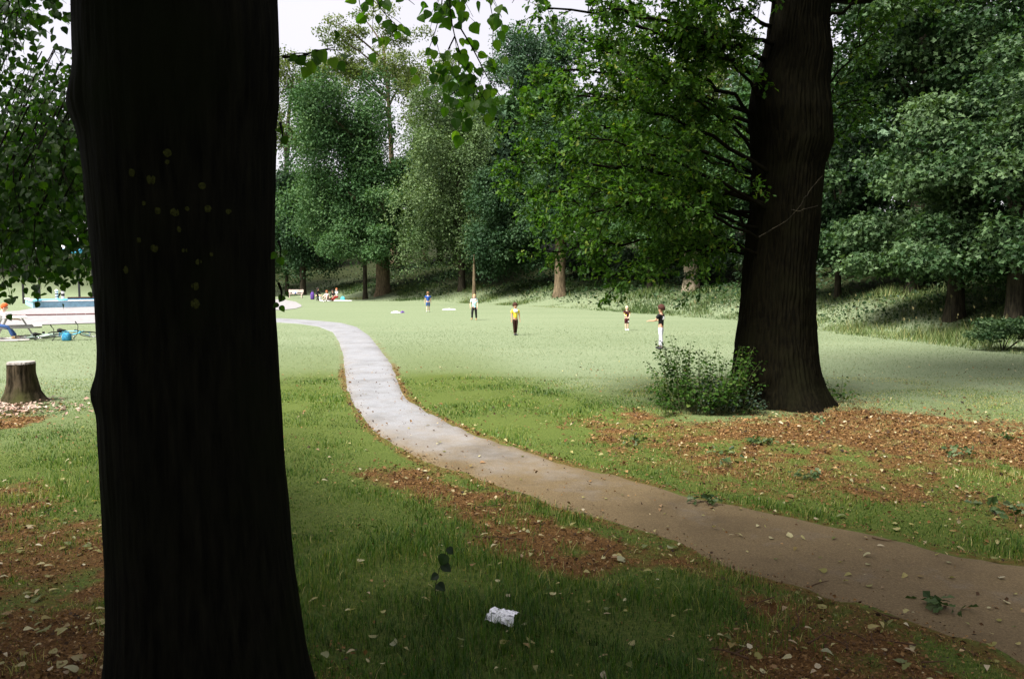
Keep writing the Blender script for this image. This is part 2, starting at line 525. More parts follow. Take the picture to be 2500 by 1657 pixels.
def ground_material():
    m, n, l, out = mat_new('turf_and_soil')
    t = n.new('ShaderNodeTexCoord')
    def noise(scale, detail=5, rough=.6):
        k = n.new('ShaderNodeTexNoise'); k.inputs['Scale'].default_value = scale; k.inputs['Detail'].default_value = detail
        k.inputs['Roughness'].default_value = rough
        l.new(t.outputs['Object'], k.inputs['Vector']); return k.outputs['Fac']
    def ramp(fac, stops):
        r = n.new('ShaderNodeValToRGB'); e = r.color_ramp.elements
        while len(e) < len(stops): e.new(.5)
        for q, (p, c) in zip(e, stops): q.position = p; q.color = tuple(c) + (1,)
        l.new(fac, r.inputs['Fac']); return r.outputs['Color']
    def mix(f, a, b):
        k = n.new('ShaderNodeMix'); k.data_type = 'RGBA'
        if isinstance(f, float): k.inputs['Factor'].default_value = f
        else: l.new(f, k.inputs['Factor'])
        l.new(a, k.inputs['A']); l.new(b, k.inputs['B']); return k.outputs['Result']
    def attr(nm):
        k = n.new('ShaderNodeAttribute'); k.attribute_name = nm; return k.outputs['Fac']
    fine = noise(38, 6, .75); mid = noise(2.3, 4); 
    mpb = n.new('ShaderNodeMapping'); mpb.inputs['Scale'].default_value = (.07, .30, 1); mpb.inputs['Rotation'].default_value = (0, 0, .12)
    l.new(t.outputs['Object'], mpb.inputs['Vector'])
    nb_ = n.new('ShaderNodeTexNoise'); nb_.inputs['Scale'].default_value = 1.0; nb_.inputs['Detail'].default_value = 7; nb_.inputs['Roughness'].default_value = .65
    l.new(mpb.outputs['Vector'], nb_.inputs['Vector']); big = nb_.outputs['Fac']
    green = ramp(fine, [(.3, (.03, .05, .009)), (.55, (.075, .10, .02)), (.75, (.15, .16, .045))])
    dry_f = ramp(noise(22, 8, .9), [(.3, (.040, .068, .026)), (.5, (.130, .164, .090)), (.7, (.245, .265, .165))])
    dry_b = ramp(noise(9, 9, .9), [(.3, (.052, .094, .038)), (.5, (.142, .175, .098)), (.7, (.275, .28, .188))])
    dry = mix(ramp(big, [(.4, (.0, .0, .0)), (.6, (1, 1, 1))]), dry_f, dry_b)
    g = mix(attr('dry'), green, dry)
    soil = ramp(noise(55, 6, .8), [(.28, (.026, .014, .005)), (.48, (.09, .046, .015)), (.64, (.185, .10, .034)), (.8, (.32, .21, .10))])
    mm = n.new('ShaderNodeMath'); mm.operation = 'MULTIPLY_ADD'
    mm.inputs[1].default_value = 1.1; mm.inputs[2].default_value = -.55
    l.new(noise(16, 8, .8), mm.inputs[0])
    ad = n.new('ShaderNodeMath'); ad.operation = 'ADD'; l.new(attr('litter'), ad.inputs[0]); l.new(mm.outputs[0], ad.inputs[1])
    lf = ramp(ad.outputs[0], [(.28, (0, 0, 0)), (.75, (1, 1, 1))])
    c = mix(lf, g, soil)
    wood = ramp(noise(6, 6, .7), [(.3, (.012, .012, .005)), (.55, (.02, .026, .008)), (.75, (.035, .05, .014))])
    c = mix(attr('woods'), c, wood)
    b = n.new('ShaderNodeBsdfPrincipled'); b.inputs['Roughness'].default_value = .95; b.inputs['Specular IOR Level'].default_value = .1
    l.new(c, b.inputs['Base Color'])
    bp = n.new('ShaderNodeBump'); bp.inputs['Strength'].default_value = .7; bp.inputs['Distance'].default_value = .03
    l.new(fine, bp.inputs['Height']); l.new(bp.outputs['Normal'], b.inputs['Normal'])
    l.new(b.outputs['BSDF'], out.inputs['Surface'])
    return m
link('ground', ground_me, ground_material(), kind='structure')

# ------------------------------------------------------------------ asphalt path
def asphalt_material():
    m, n, l, out = mat_new('old_asphalt')
    t = n.new('ShaderNodeTexCoord')
    def noise(scale, detail=5, rough=.6):
        k = n.new('ShaderNodeTexNoise'); k.inputs['Scale'].default_value = scale; k.inputs['Detail'].default_value = detail
        k.inputs['Roughness'].default_value = rough
        l.new(t.outputs['Object'], k.inputs['Vector']); return k.outputs['Fac']
    def ramp(fac, stops):
        r = n.new('ShaderNodeValToRGB'); e = r.color_ramp.elements
        while len(e) < len(stops): e.new(.5)
        for q, (p, c) in zip(e, stops): q.position = p; q.color = tuple(c) + (1,)
        l.new(fac, r.inputs['Fac']); return r.outputs['Color']
    base = ramp(noise(70, 8, .9), [(.25, (.060, .061, .064)), (.5, (.176, .179, .187)), (.75, (.30, .305, .318))])
    brown_tone = ramp(noise(60, 8, .9), [(.25, (.034, .024, .010)), (.5, (.115, .082, .040)), (.75, (.24, .18, .095))])
    a = n.new('ShaderNodeAttribute'); a.attribute_name = 'brown_tone'
    nn = n.new('ShaderNodeMath'); nn.operation = 'MULTIPLY_ADD'; nn.inputs[1].default_value = 1.1; nn.inputs[2].default_value = -.55
    l.new(noise(2.1, 7, .7), nn.inputs[0])
    ad = n.new('ShaderNodeMath'); ad.operation = 'ADD'; ad.use_clamp = True
    l.new(a.outputs['Fac'], ad.inputs[0]); l.new(nn.outputs[0], ad.inputs[1])
    mm = n.new('ShaderNodeMix'); mm.data_type = 'RGBA'
    l.new(ad.outputs[0], mm.inputs['Factor']); l.new(base, mm.inputs['A']); l.new(brown_tone, mm.inputs['B'])
    stain = ramp(noise(.9, 7, .7), [(.32, (.70, .69, .67)), (.5, (1, 1, 1)), (.68, (1.12, 1.12, 1.12))])
    ms = n.new('ShaderNodeMix'); ms.data_type = 'RGBA'; ms.blend_type = 'MULTIPLY'; ms.inputs['Factor'].default_value = 1.0
    l.new(mm.outputs['Result'], ms.inputs['A']); l.new(stain, ms.inputs['B'])
    b = n.new('ShaderNodeBsdfPrincipled'); b.inputs['Roughness'].default_value = .85; b.inputs['Specular IOR Level'].default_value = .25
    l.new(ms.outputs['Result'], b.inputs['Base Color'])
    bp = n.new('ShaderNodeBump'); bp.inputs['Strength'].default_value = .5; bp.inputs['Distance'].default_value = .006
    l.new(noise(160, 3, .7), bp.inputs['Height']); l.new(bp.outputs['Normal'], b.inputs['Normal'])
    l.new(b.outputs['BSDF'], out.inputs['Surface'])
    return m
M_ASPHALT = asphalt_material()
NC = 17
tt = np.linspace(0, 1, NC)
wob = (fbm(np.arange(NP_) * .45, np.zeros(NP_), 1, 9, 3) - .5) * .22
wob2 = (fbm(np.arange(NP_) * .45, np.ones(NP_) * 9, 1, 12, 3) - .5) * .22
dirv = unit(pn - pf)
A_ = pf + dirv * wob[:, None]; B_ = pn - dirv * wob2[:, None]
PP = A_[:, None] * (1 - tt)[None, :, None] + B_[:, None] * tt[None, :, None]
PZ = -.016 + .038 * (1 - (2 * tt - 1) ** 6)[None, :] * np.ones((NP_, 1))
PV = np.concatenate([PP, PZ[..., None]], -1).reshape(-1, 3)
i, j = np.meshgrid(np.arange(NP_ - 1), np.arange(NC - 1), indexing='ij')
PQ = np.stack([i * NC + j, i * NC + j + 1, (i + 1) * NC + j + 1, (i + 1) * NC + j], -1).reshape(-1, 4)
edge_d = (1 - 4 * tt * (1 - tt))[None, :] ** 2
nearness = sstep(14.0, 6.5, np.hypot(PP[..., 0] - 1.5, PP[..., 1]))
brown_tone = np.clip(.10 + .5 * edge_d * sstep(40, 12, PP[..., 1]) + 1.05 * nearness, 0, 1.4) - .1  # dirt along the edges, and browner towards the near end
link('path', new_mesh('path', PV, Q=PQ, smooth=True, attrs={'brown_tone': brown_tone.ravel()}), M_ASPHALT, kind='structure')

def flat_sheet(name, pts, z, mat):
    bm = bmesh.new()
    vs_ = [bm.verts.new((p[0], p[1], z)) for p in pts]
    f = bm.faces.new(vs_)
    bm.normal_update()
    if f.normal.z < 0: bmesh.ops.reverse_faces(bm, faces=[f])
    bmesh.ops.triangulate(bm, faces=bm.faces[:])
    me = bpy.data.meshes.new(name); bm.to_mesh(me); bm.free()
    return link(name, me, mat, kind='structure')

M_PAVE = plain('pale_concrete_paving', (.22, .21, .21), .85, .2, .2, 3.0, bump=.1)
flat_sheet('pool_pavement', W([(-500, 800), (0, 797), (48, 796), (115, 793), (239, 789.5), (239, 765), (420, 766), (620, 771), (620, 748), (244, 749), (80, 753), (48, 759), (0, 762), (-500, 766)]), .030, M_PAVE)
# the bend of the path beside the far bench
flat_sheet('bench_path', W([(600, 733), (690, 731), (722, 737), (736, 745), (736, 749), (722, 753.5), (690, 757), (600, 757)]), .022, M_PAVE)
# picnic table slab
flat_sheet('table_slab', W([(-120, 824), (30, 824.5), (72, 826), (72, 831), (40, 833), (-120, 834)]), .02, plain('pale_slab', (.36, .34, .31), .9, .1, .15, 6))

# dark red brick edging in the pavement
M_KERB = plain('red_brick_edging', (.13, .055, .05), .85, .2, .35, 18)
ke = empty('brick_edging', (on_flat(130, 770)[0], on_flat(130, 770)[1], 0.03)); tag(ke, 'dark red brick edging line running across the pale pool pavement', 'edging')
ka, kb = on_flat(-60, 774), on_flat(300, 767.5)
kl = np.linalg.norm(kb - ka); nb = int(kl / .46)
kme = None
for q in range(nb):
    p = ka + (kb - ka) * (q + .5) / nb
    if kme is None:
        mb = MB(); mb.box((0, 0, .035), (kl / nb - .02, .34, .07))
        o = mb.build('brick', M_KERB, ke, bevel=.012); kme = o.data
    else:
        o = link('brick', kme, None, ke)
    o.location = (p[0] - ke.location.x, p[1] - ke.location.y, 0)
    o.rotation_euler = (0, 0, math.atan2(kb[1] - ka[1], kb[0] - ka[0]) + rng.normal() * .01)

# ================================================================== PADDLING POOL
M_POOL = plain('pale_blue_painted_wall', (.27, .47, .60), .6, .3, .15, 4)
M_WHITE = plain('white_paint', (.78, .78, .78), .55, .3, .06, 6)
M_BLACK = plain('black_paint', (.02, .02, .022), .5, .3, .2, 6)
M_BLUE = plain('blue_paint', (.10, .42, .62), .5, .3, .1, 6)
pa = on_flat(80, 752.5); pb = on_flat(560, 744)
pool = empty('paddling_pool', (pa[0], pa[1], 0)); tag(pool, 'pale blue walled paddling pool with white coping beyond the pavement', 'pool')
d2 = (pb - pa)[:2]; L2 = np.linalg.norm(d2); ang = math.atan2(d2[1], d2[0])
pool.rotation_euler = (0, 0, ang)
PW, PH = 9.0, .46
mb = MB()
mb.box((L2 / 2, 0.1, PH / 2), (L2, .2, PH)); front = mb.build('front_wall', M_POOL, pool, bevel=.015)
mb = MB(); mb.box((.1, .2 + PW / 2, PH / 2), (.2, PW - .01, PH)); mb.build('side_wall', M_POOL, pool, bevel=.015)
mb = MB(); mb.box((L2 / 2, PW + .3, PH / 2), (L2, .2, PH)); mb.build('back_wall', M_POOL, pool, bevel=.015)
mb = MB(); mb.box((L2 / 2, .08, PH + .045), (L2 + .1, .34, .085)); mb.build('coping', M_WHITE, pool, bevel=.02)
mb = MB(); mb.box((.08, .27 + PW / 2, PH + .042), (.34, PW, .085)); mb.build('coping', M_WHITE, pool, bevel=.02)
mb = MB(); mb.box((L2 / 2 + 3, PW + .32, PH + .05), (L2, .3, .16)); mb.build('dark_rail', plain('dark_red_rail', (.06, .025, .02), .6), pool, bevel=.02)
M_WATER = plain('pool_floor_blue', (.22, .45, .58), .25, .5, .1, 3)
mb = MB(); mb.box((L2 / 2 + .1, PW / 2 + .2, .15), (L2 - .3, PW - .1, .02)); mb.build('water', M_WATER, pool)

def striped_post(px, py_base, py_top, depth, label):
    b = at(px, py_base, depth); t_ = at(px, py_top, depth)
    hgt = t_[2] - b[2]
    e = empty('striped_post', (b[0], b[1], b[2])); tag(e, label, 'post', 'striped posts on the pool')
    mb = MB(); mb.lathe([(.30, 0), (.30, .06), (.15, .13), (.11, .16)], n=14); mb.build('base', M_BLUE, e, smooth=False)
    k = 6
    for q in range(k):
        z0 = .16 + (hgt - .16) * q / k; z1 = .16 + (hgt - .16) * (q + 1) / k
        mb = MB(); r0 = .105 if q % 2 == 0 else .112
        mb.lathe([(r0, z0), (r0, z1)], n=12)
        mb.build('band', M_WHITE if q % 2 == 0 else M_BLACK, e, smooth=False)
    mb = MB(); mb.ball((0, 0, hgt), .125, 12, 8); mb.build('cap', M_WHITE, e, smooth=True)
striped_post(90, 735, 701, 57.0, 'black and white striped post, leftmost on the blue pool wall')
striped_post(139, 733, 710, 64.0, 'shortest black and white striped post, behind the other two at the pool')
striped_post(154, 734, 693, 56.6, 'tallest black and white striped post on the blue pool wall')

# shelter with a blue fascia behind the pool
sh_c = at(140, 617, 70.0)
zg = float(ground_z(sh_c[0], sh_c[1]))
shel = empty('park_shelter', (sh_c[0], sh_c[1], zg), R(8)); tag(shel, 'open park shelter with pale roof and blue fascia behind the pool', 'shelter')
zt = sh_c[2] - zg
M_ROOF = plain('pale_roof_sheet', (.62, .61, .63), .5, .3, .08, 2)
w2, d_2 = 2.5, 1.8
mb = MB(); mb.add([(-w2, -d_2, zt + .30), (w2, -d_2, zt + .30), (w2, d_2, zt + .30), (-w2, d_2, zt + .30), (-1.2, 0, zt + .95), (1.2, 0, zt + .95)],
                  [(0, 1, 5, 4), (2, 3, 4, 5), (1, 2, 5), (3, 0, 4), (3, 2, 1, 0)])
mb.build('roof', M_ROOF, shel)
for sx, sy, lx, ly in ((0, -d_2 - .03, 2 * w2 + .12, .06), (0, d_2 + .03, 2 * w2 + .12, .06), (-w2 - .03, 0, .06, 2 * d_2 - .01), (w2 + .03, 0, .06, 2 * d_2 - .01)):
    mb = MB(); mb.box((sx, sy, zt + .14), (lx, ly, .30)); mb.build('fascia', M_BLUE, shel)
for sx in (-1, 1):
    for sy in (-1, 1):
        mb = MB(); mb.box((sx * (w2 - .25), sy * (d_2 - .25), (zt + .02) / 2), (.14, .14, zt + .02)); mb.build('post', M_BLACK, shel)
# ================================================================== TREES
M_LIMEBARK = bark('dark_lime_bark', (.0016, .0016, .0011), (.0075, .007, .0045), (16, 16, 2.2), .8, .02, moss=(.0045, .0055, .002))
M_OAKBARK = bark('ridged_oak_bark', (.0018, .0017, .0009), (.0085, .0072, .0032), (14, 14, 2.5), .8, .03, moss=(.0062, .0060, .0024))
M_FARBARK = bark('brown_far_bark', (.06, .045, .028), (.19, .145, .09), (5, 5, 1.0), .8, .06)
M_DARKBARK = bark('dark_far_bark', (.012, .011, .008), (.05, .042, .028), (6, 6, 1.0), .7, .05)
M_PALEBARK = bark('pale_flaking_bark', (.10, .085, .055), (.36, .30, .21), (3, 3, .8), .7, .05)
M_CUTWOOD = bark('weathered_cut_wood', (.20, .18, .16), (.30, .28, .26), (4, 4, 4), .3, .01)

class Trunk:
    """tapered trunk with a surface function, built from rings (x, y, z, r)"""
    def __init__(s, rings, ridge=.012, ridges=34, flare=0.0, seed=0, lobes=.05, burrs=(), sharp=False):
        s.sharp = sharp
        s.burrs = burrs
        a = np.array(sorted(rings, key=lambda q: q[2]), float)
        s.z, s.x, s.y, s.r = a[:, 2], a[:, 0], a[:, 1], a[:, 3]
        s.ridge, s.n, s.seed, s.lobes, s.flare = ridge, ridges, seed, lobes, flare
        s.z0 = s.z[0]
    def radius(s, th, z):
        r = np.interp(z, s.z, s.r)
        lob = np.cos(th * 3 + s.seed + z * .35) + .6 * np.cos(th * 5 + 2 * s.seed - z * .5)
        r = r * (1 + s.lobes * lob * .5)
        fl = np.exp(-np.maximum(z - max(s.z0, 0), 0) / .32) * s.flare
        r = r * (1 + fl * (.5 + .5 * np.cos(th * 5 + s.seed * 1.7)) )
        w = z * .55 + 1.3 * vnoise(th * 1.2, z * .9, 1, s.seed)
        ph = th * s.n + 6.0 * vnoise(np.cos(th) * 3 + 9, z * 1.3 + np.sin(th) * 3, 1.0, s.seed + 3) + 3.0 * vnoise(np.cos(th) * 9, z * 3.5 + np.sin(th) * 9, 1.0, s.seed + 13) + w
        br = vnoise(np.cos(th) * s.n * .35 + 40, np.sin(th) * s.n * .35 + z * 4.5, 1.0, s.seed + 5)
        rid = np.abs(np.sin(ph * .5))
        if s.sharp: rid = np.minimum(rid * 1.5, 1.0) * (.65 + .5 * sstep(.25, .45, vnoise(ph * .32, z * 5.0 + ph * .7, 1.0, s.seed + 21)))
        r = r + s.ridge * (rid - .5) * (.5 + br) + s.ridge * .8 * (br - .5)
        for th0, zb, sz, amp in s.burrs:
            dth = np.abs((th - th0 + np.pi) % (2 * np.pi) - np.pi)
            r = r + amp * np.exp(-((z - zb) / sz) ** 2) * np.exp(-(dth / .55) ** 2)
        r = r + s.ridge * 1.6 * (vnoise(np.cos(th) * 2.2 + 20, np.sin(th) * 2.2 + z * 1.6, 1.0, s.seed + 8) - .5)
        return r
    def point(s, th, z, off=0):
        r = s.radius(th, z) + off
        return np.stack([np.interp(z, s.z, s.x) + r * np.cos(th), np.interp(z, s.z, s.y) + r * np.sin(th), z], -1)
    def mesh(s, name, nth=96, dz=.05, zmax=None):
        zs = np.arange(s.z[0], (zmax or s.z[-1]) + dz, dz); zs[-1] = zmax or s.z[-1]
        th = np.arange(nth) * 2 * np.pi / nth
        TH, Z = np.meshgrid(th, zs)
        V = s.point(TH, Z).reshape(-1, 3)
        k = len(zs)
        i, j = np.meshgrid(np.arange(k - 1), np.arange(nth), indexing='ij')
        Q = np.stack([i * nth + j, i * nth + (j + 1) % nth, (i + 1) * nth + (j + 1) % nth, (i + 1) * nth + j], -1).reshape(-1, 4)
        # end cap
        c = len(V); V = np.vstack([V, [[np.interp(zs[-1], s.z, s.x), np.interp(zs[-1], s.z, s.y), zs[-1] + .01]]])
        T = np.array([((k - 1) * nth + j, (k - 1) * nth + (j + 1) % nth, c) for j in range(nth)])
        return new_mesh(name, V, T=T, Q=Q, smooth=True)

def profile_rings(prof, depth, scale=1.0566):
    """silhouette rows (y, left, right) measured in the photograph become rings at one distance"""
    out = []
    for py, l_, r_ in prof:
        py, l_, r_ = py * scale, l_ * scale, r_ * scale
        c = at((l_ + r_) / 2, py, depth)
        u = ((l_ + r_) / 2 - 1250) / FPX
        rad = (r_ - l_) / 2 / FPX * depth / math.sqrt(1 + u * u)
        out.append((c[0], depth, c[2], rad))
    return out

def crown_points(centre, radii, n, blobs=22, blob=(.20, .36), fill=(.5, 1.08), flat=.85, shell=(.25, .92), low=-.95):
    C = np.asarray(centre, float); Rr = np.asarray(radii, float)
    d = rand_dirs(blobs * 3); d = d[d[:, 2] > low][:blobs]
    rr = rng.uniform(shell[0], shell[1], len(d))[:, None]
    d = np.sign(d) * np.abs(d) ** .72
    bc = d * rr
    sk = rng.random(len(d)) < .2                      # low skirts of the crown
    if low < -.8: bc[sk] = np.stack([rng.uniform(-.72, .72, sk.sum()), rng.uniform(-.8, .5, sk.sum()), rng.uniform(-.9, -.5, sk.sum())], -1)
    br = rng.uniform(blob[0], blob[1], len(d))
    w = br ** 2; w /= w.sum()
    k = rng.choice(len(d), n, p=w)
    dd = rand_dirs(n); dd[:, 2] = np.where((dd[:, 2] < -.45) & (rng.random(n) < .6), -dd[:, 2] * .6, dd[:, 2])
    dd = unit(dd)
    # break the surface of every blob into smaller tufts
    tuft = vnoise(dd[:, 0] * 3.1 + k * 7.7, dd[:, 1] * 3.1 + dd[:, 2] * 4.0 + k * 3.3, 1.0, 5)
    f = rng.uniform(fill[0], fill[1], n) * (.62 + .65 * tuft)
    bc = bc * .80
    p = bc[k] + dd * (br[k] * f)[:, None] * np.array([1, 1, flat])
    P = C + p * Rr
    return P, dd, bc * Rr + C, br, k, tuft

def crown_mesh(name, centre, radii, n, size=(.2, .34), tpl=DIAMOND, blobs=22, seed_shift=0.0, out=.7, up=.5, jitter=.42, **kw):
    P, dd, bc, br, k, tuft = crown_points(centre, radii, n, blobs, **kw)
    N = unit(dd * out + np.array([0, 0, up]) + rng.normal(size=(n, 3)) * jitter)
    D = unit(rng.normal(size=(n, 3)) + dd * .8 + np.array([0, 0, -.45]))
    s = rng.uniform(size[0], size[1], n)
    V, T = leaf_batch(P, D, N, s, tpl)
    rv = np.clip(rng.normal(.45, .11, n) + (rng.random(len(br)) - .5)[k] * .4 + (tuft - .5) * .35 + seed_shift, 0, 1)  # outer tufts coloured lighter and gaps darker, like lit and shaded foliage
    return new_mesh(name, V, T=T, rnd=np.repeat(rv, len(tpl[0]))), bc

def limb_mesh(name, pts, r0, r1, n=7, twigs=()):
    pts = np.asarray(pts)
    rad = np.linspace(r0, r1, len(pts))
    parts = [(lambda a: (a[0], None, a[1]))(tube_np(pts, rad, n))]
    for tp, ra, rb in twigs:
        v, q = tube_np(np.asarray(tp), np.linspace(ra, rb, len(tp)), 3)
        parts.append((v, None, q))
    return new_mesh(name, *merge(parts), smooth=True)

F_OAKFAR = foliage('far_oak_leaves', [(0, (.012, .034, .010)), (.45, (.040, .090, .030)), (1, (.115, .185, .075))], .25, .6, .1)
F_LIGHT = foliage('grey_green_leaves', [(0, (.026, .050, .018)), (.5, (.082, .128, .050)), (1, (.175, .23, .11))], .25, .6, .1)
F_BLUE = foliage('bluish_leaves', [(0, (.014, .038, .018)), (.5, (.046, .094, .048)), (1, (.12, .18, .105))], .22, .6, .12)
F_DARK = foliage('dark_sycamore_leaves', [(0, (.008, .024, .009)), (.5, (.028, .064, .026)), (1, (.082, .135, .062))], .22, .55, .12)
F_PALE = foliage('pale_thin_leaves', [(0, (.045, .075, .022)), (.5, (.10, .135, .04)), (1, (.19, .21, .075))], .4, .6, .15)
F_WOOD = foliage('right_wood_leaves', [(0, (.004, .014, .004)), (.45, (.021, .050, .016)), (1, (.10, .155, .066))], .25, .5, .15)
F_OAK = foliage('oak_leaves', [(0, (.010, .034, .004)), (.5, (.034, .086, .010)), (.85, (.085, .155, .020)), (1, (.18, .20, .04))], .45, .5, .14, tint=(1.15, 1.3, .4))
F_LIME = foliage('lime_leaves', [(0, (.008, .026, .003)), (.6, (.024, .060, .006)), (1, (.06, .11, .012))], .5, .5, .15, tint=(1.2, 1.5, .4))
F_LIMEOBJ = foliage('lime_leaf_backlit', [(0, (.022, .06, .006)), (.6, (.055, .13, .012)), (1, (.11, .19, .024))], .65, .5, .2, source='obj', tint=(1.4, 1.7, .4))  # lighter copy of the lime leaf, sky backlight put into its colour

TREE_CACHE = {}
def far_tree(name, label, px, depth, crown, trunk_r, fol_mat, bark_mat, leaves=22000, size=(.2, .36), blobs=24, base_px=None, lean=0, tpl=DIAMOND,
             group='trees at the far edge of the lawn', trunk_top=None, limbs=5, shift=0.0, copy=None, rz=None, **kw):
    """crown = (px left, px right, py top, py bottom) in the photograph at this distance"""
    l_, r_, t_, b_ = crown
    cx = at((l_ + r_) / 2, (t_ + b_) / 2, depth)
    top = at(px, t_, depth)[2]; bot = at(px, b_, depth)[2]
    rx = (r_ - l_) / 2 / FPX * depth; rz_ = (top - bot) / 2
    base = at(px, 800, depth); bx = base[0]
    zg = float(ground_z(bx, depth))
    root = empty(name, (bx, depth, zg)); tag(root, label, 'tree', group)
    cz = (top + bot) / 2 - zg
    ccx = cx[0] - bx
    tt_ = trunk_top if trunk_top else cz + rz_ * .3
    rings = [(0, 0, -.4, trunk_r * 1.25), (0, 0, .15, trunk_r * 1.22), (0, 0, .8, trunk_r), (0, 0, tt_ * .4, trunk_r * .85), (ccx * .2, 0, tt_ * .75, trunk_r * .6), (ccx * .5, 0, tt_, trunk_r * .25)]
    if trunk_top: rings = [(0, 0, z, r) for _, _, z, r in rings]
    tr = Trunk(rings, ridge=trunk_r * .05, ridges=24, flare=.18, seed=int(px) % 13)
    link('trunk', tr.mesh('trunk', 22, .4), bark_mat, root)
    if copy is None:
        me, bc = crown_mesh('crown', (0, 0, 0), (1, 1, 1), 4, size=(.01, .01))if False else crown_mesh('crown', (ccx, 0, cz), (rx, min(rx, 7.5) * .95, rz_), int(leaves * (1.38 if depth > 50 else .78)), (size[0] * (.82 if depth > 50 else 1), size[1] * (.82 if depth > 50 else 1)), DIAMOND if depth > 50 else tpl, int(blobs * 1.9), shift, **kw)
        link('crown', me, fol_mat, root, kind='stuff')
        if limbs:
            order = rng.permutation(len(bc))[:limbs]
            for q in order:
                e = bc[q]
                z0 = min(max(.35 * tt_, e[2] - 4), tt_ * .95)
                s0 = np.array([np.interp(z0, tr.z, tr.x), 0, z0])
                pts = bezier(s0, (s0 + e) / 2 + np.array([0, 0, .8]), e, 8)
                link('limb', limb_mesh('limb', pts, trunk_r * .38, trunk_r * .1, 6), bark_mat, root)
    return root

# ---- woods beyond the lawn, named one by one
far_tree('oak_tree', 'broad dark green oak with a thick brown trunk behind the picnic group', 936, 82, (655, 1025, 120, 620), .72, F_OAKFAR, M_FARBARK, 34000, (.24, .42), 34, limbs=6, tpl=FAN3)
far_tree('young_tree', 'young tree with a thin straight dark trunk left of the big oak', 893, 79, (735, 1040, 430, 672), .22, F_OAKFAR, M_DARKBARK, 18000, (.22, .36), 20, limbs=3, tpl=FAN3)
far_tree('sycamore_tree', 'low bushy tree hanging over the far bench', 742, 92, (640, 850, 330, 715), .36, F_DARK, M_DARKBARK, 17000, (.26, .42), 20, limbs=3, tpl=FAN3)
far_tree('hazel_tree', 'small tree with a slim dark trunk at the left end of the wood', 703, 97, (560, 760, 400, 712), .22, F_OAKFAR, M_DARKBARK, 12000, (.26, .42), 16, limbs=3, tpl=FAN3)
far_tree('tall_thin_tree', 'tall sparse tree with a bare forked stem against the sky', 962, 112, (745, 1085, 10, 235), .42, F_PALE, M_FARBARK, 8500, (.30, .5), 24, limbs=9, shell=(.5, 1.0), blob=(.14, .24), shift=.1)
far_tree('willow_tree', 'tall rounded grey green tree in the middle of the far wood', 1128, 76, (935, 1255, 170, 700), .34, F_LIGHT, M_DARKBARK, 34000, (.20, .36), 40, limbs=3, shift=.05)
far_tree('maple_tree', 'dark drooping tree with a slim trunk behind the child in white', 1158, 70, (1125, 1380, 385, 700), .17, F_DARK, M_FARBARK, 24000, (.22, .36), 22, limbs=0, tpl=FAN3, trunk_top=4.2)
far_tree('ash_tree', 'bluish green tree rising behind the hanging lime leaves', 1310, 100, (1165, 1450, 25, 340), .5, F_BLUE, M_DARKBARK, 20000, (.28, .46), 30, limbs=5)
far_tree('beech_tree', 'tree with a straight thick brown trunk behind the long grass', 1367, 64, (1230, 1590, 200, 640), .44, F_DARK, M_FARBARK, 24000, (.20, .34), 26, limbs=4, tpl=FAN3)
far_tree('slim_tree', 'tree with a slim dark trunk between the brown and the pale trunk', 1585, 58, (1440, 1720, 220, 655), .17, F_OAKFAR, M_DARKBARK, 18000, (.18, .3), 22, limbs=3, tpl=FAN3)
far_tree('plane_tree', 'tree with a pale flaking thick trunk left of the near oak', 1685, 54, (1545, 1860, 180, 640), .50, F_OAKFAR, M_PALEBARK, 22000, (.18, .3), 24, limbs=4, tpl=FAN3)
far_tree('poplar_tree', 'pale thin tree at the skyline behind the oak branches', 1560, 98, (1440, 1640, 60, 330), .35, F_PALE, M_FARBARK, 9000, (.28, .46), 22, limbs=6)
far_tree('birch_tree', 'pale feathery tree at the skyline beside the oak trunk', 1720, 92, (1630, 1860, 15, 300), .35, F_PALE, M_FARBARK, 8000, (.28, .46), 22, limbs=6)
# left end, seen through the lime leaves
far_tree('hill_tree', 'tree on the grassy hill behind the pool shelter', 130, 118, (-40, 260, 330, 600), .4, F_OAKFAR, M_DARKBARK, 12000, (.3, .5), 20, limbs=3, group='trees on the hill behind the pool')
far_tree('hill_tree', 'wide tree on the hill at the left margin', -190, 112, (-420, 10, 250, 650), .5, F_LIGHT, M_DARKBARK, 13000, (.32, .5), 22, limbs=3, group='trees on the hill behind the pool')
far_tree('hill_tree', 'tree on the hill mostly hidden by the big dark trunk', 440, 112, (270, 640, 200, 650), .5, F_OAKFAR, M_DARKBARK, 16000, (.3, .5), 24, limbs=3, group='trees on the hill behind the pool')
far_tree('hill_tree', 'pale treetop just right of the big dark trunk', 705, 118, (600, 880, 60, 400), .45, F_PALE, M_DARKBARK, 11000, (.32, .5), 24, limbs=4, shell=(.4, 1.0), blob=(.18, .3))

far_tree('skyline_tree', 'thin pale treetop filling the gap left of the hanging lime spray', 1040, 108, (930, 1180, 110, 360), .35, F_PALE, M_FARBARK, 6500, (.28, .46), 26, limbs=6, shell=(.4, 1.0), blob=(.16, .26))
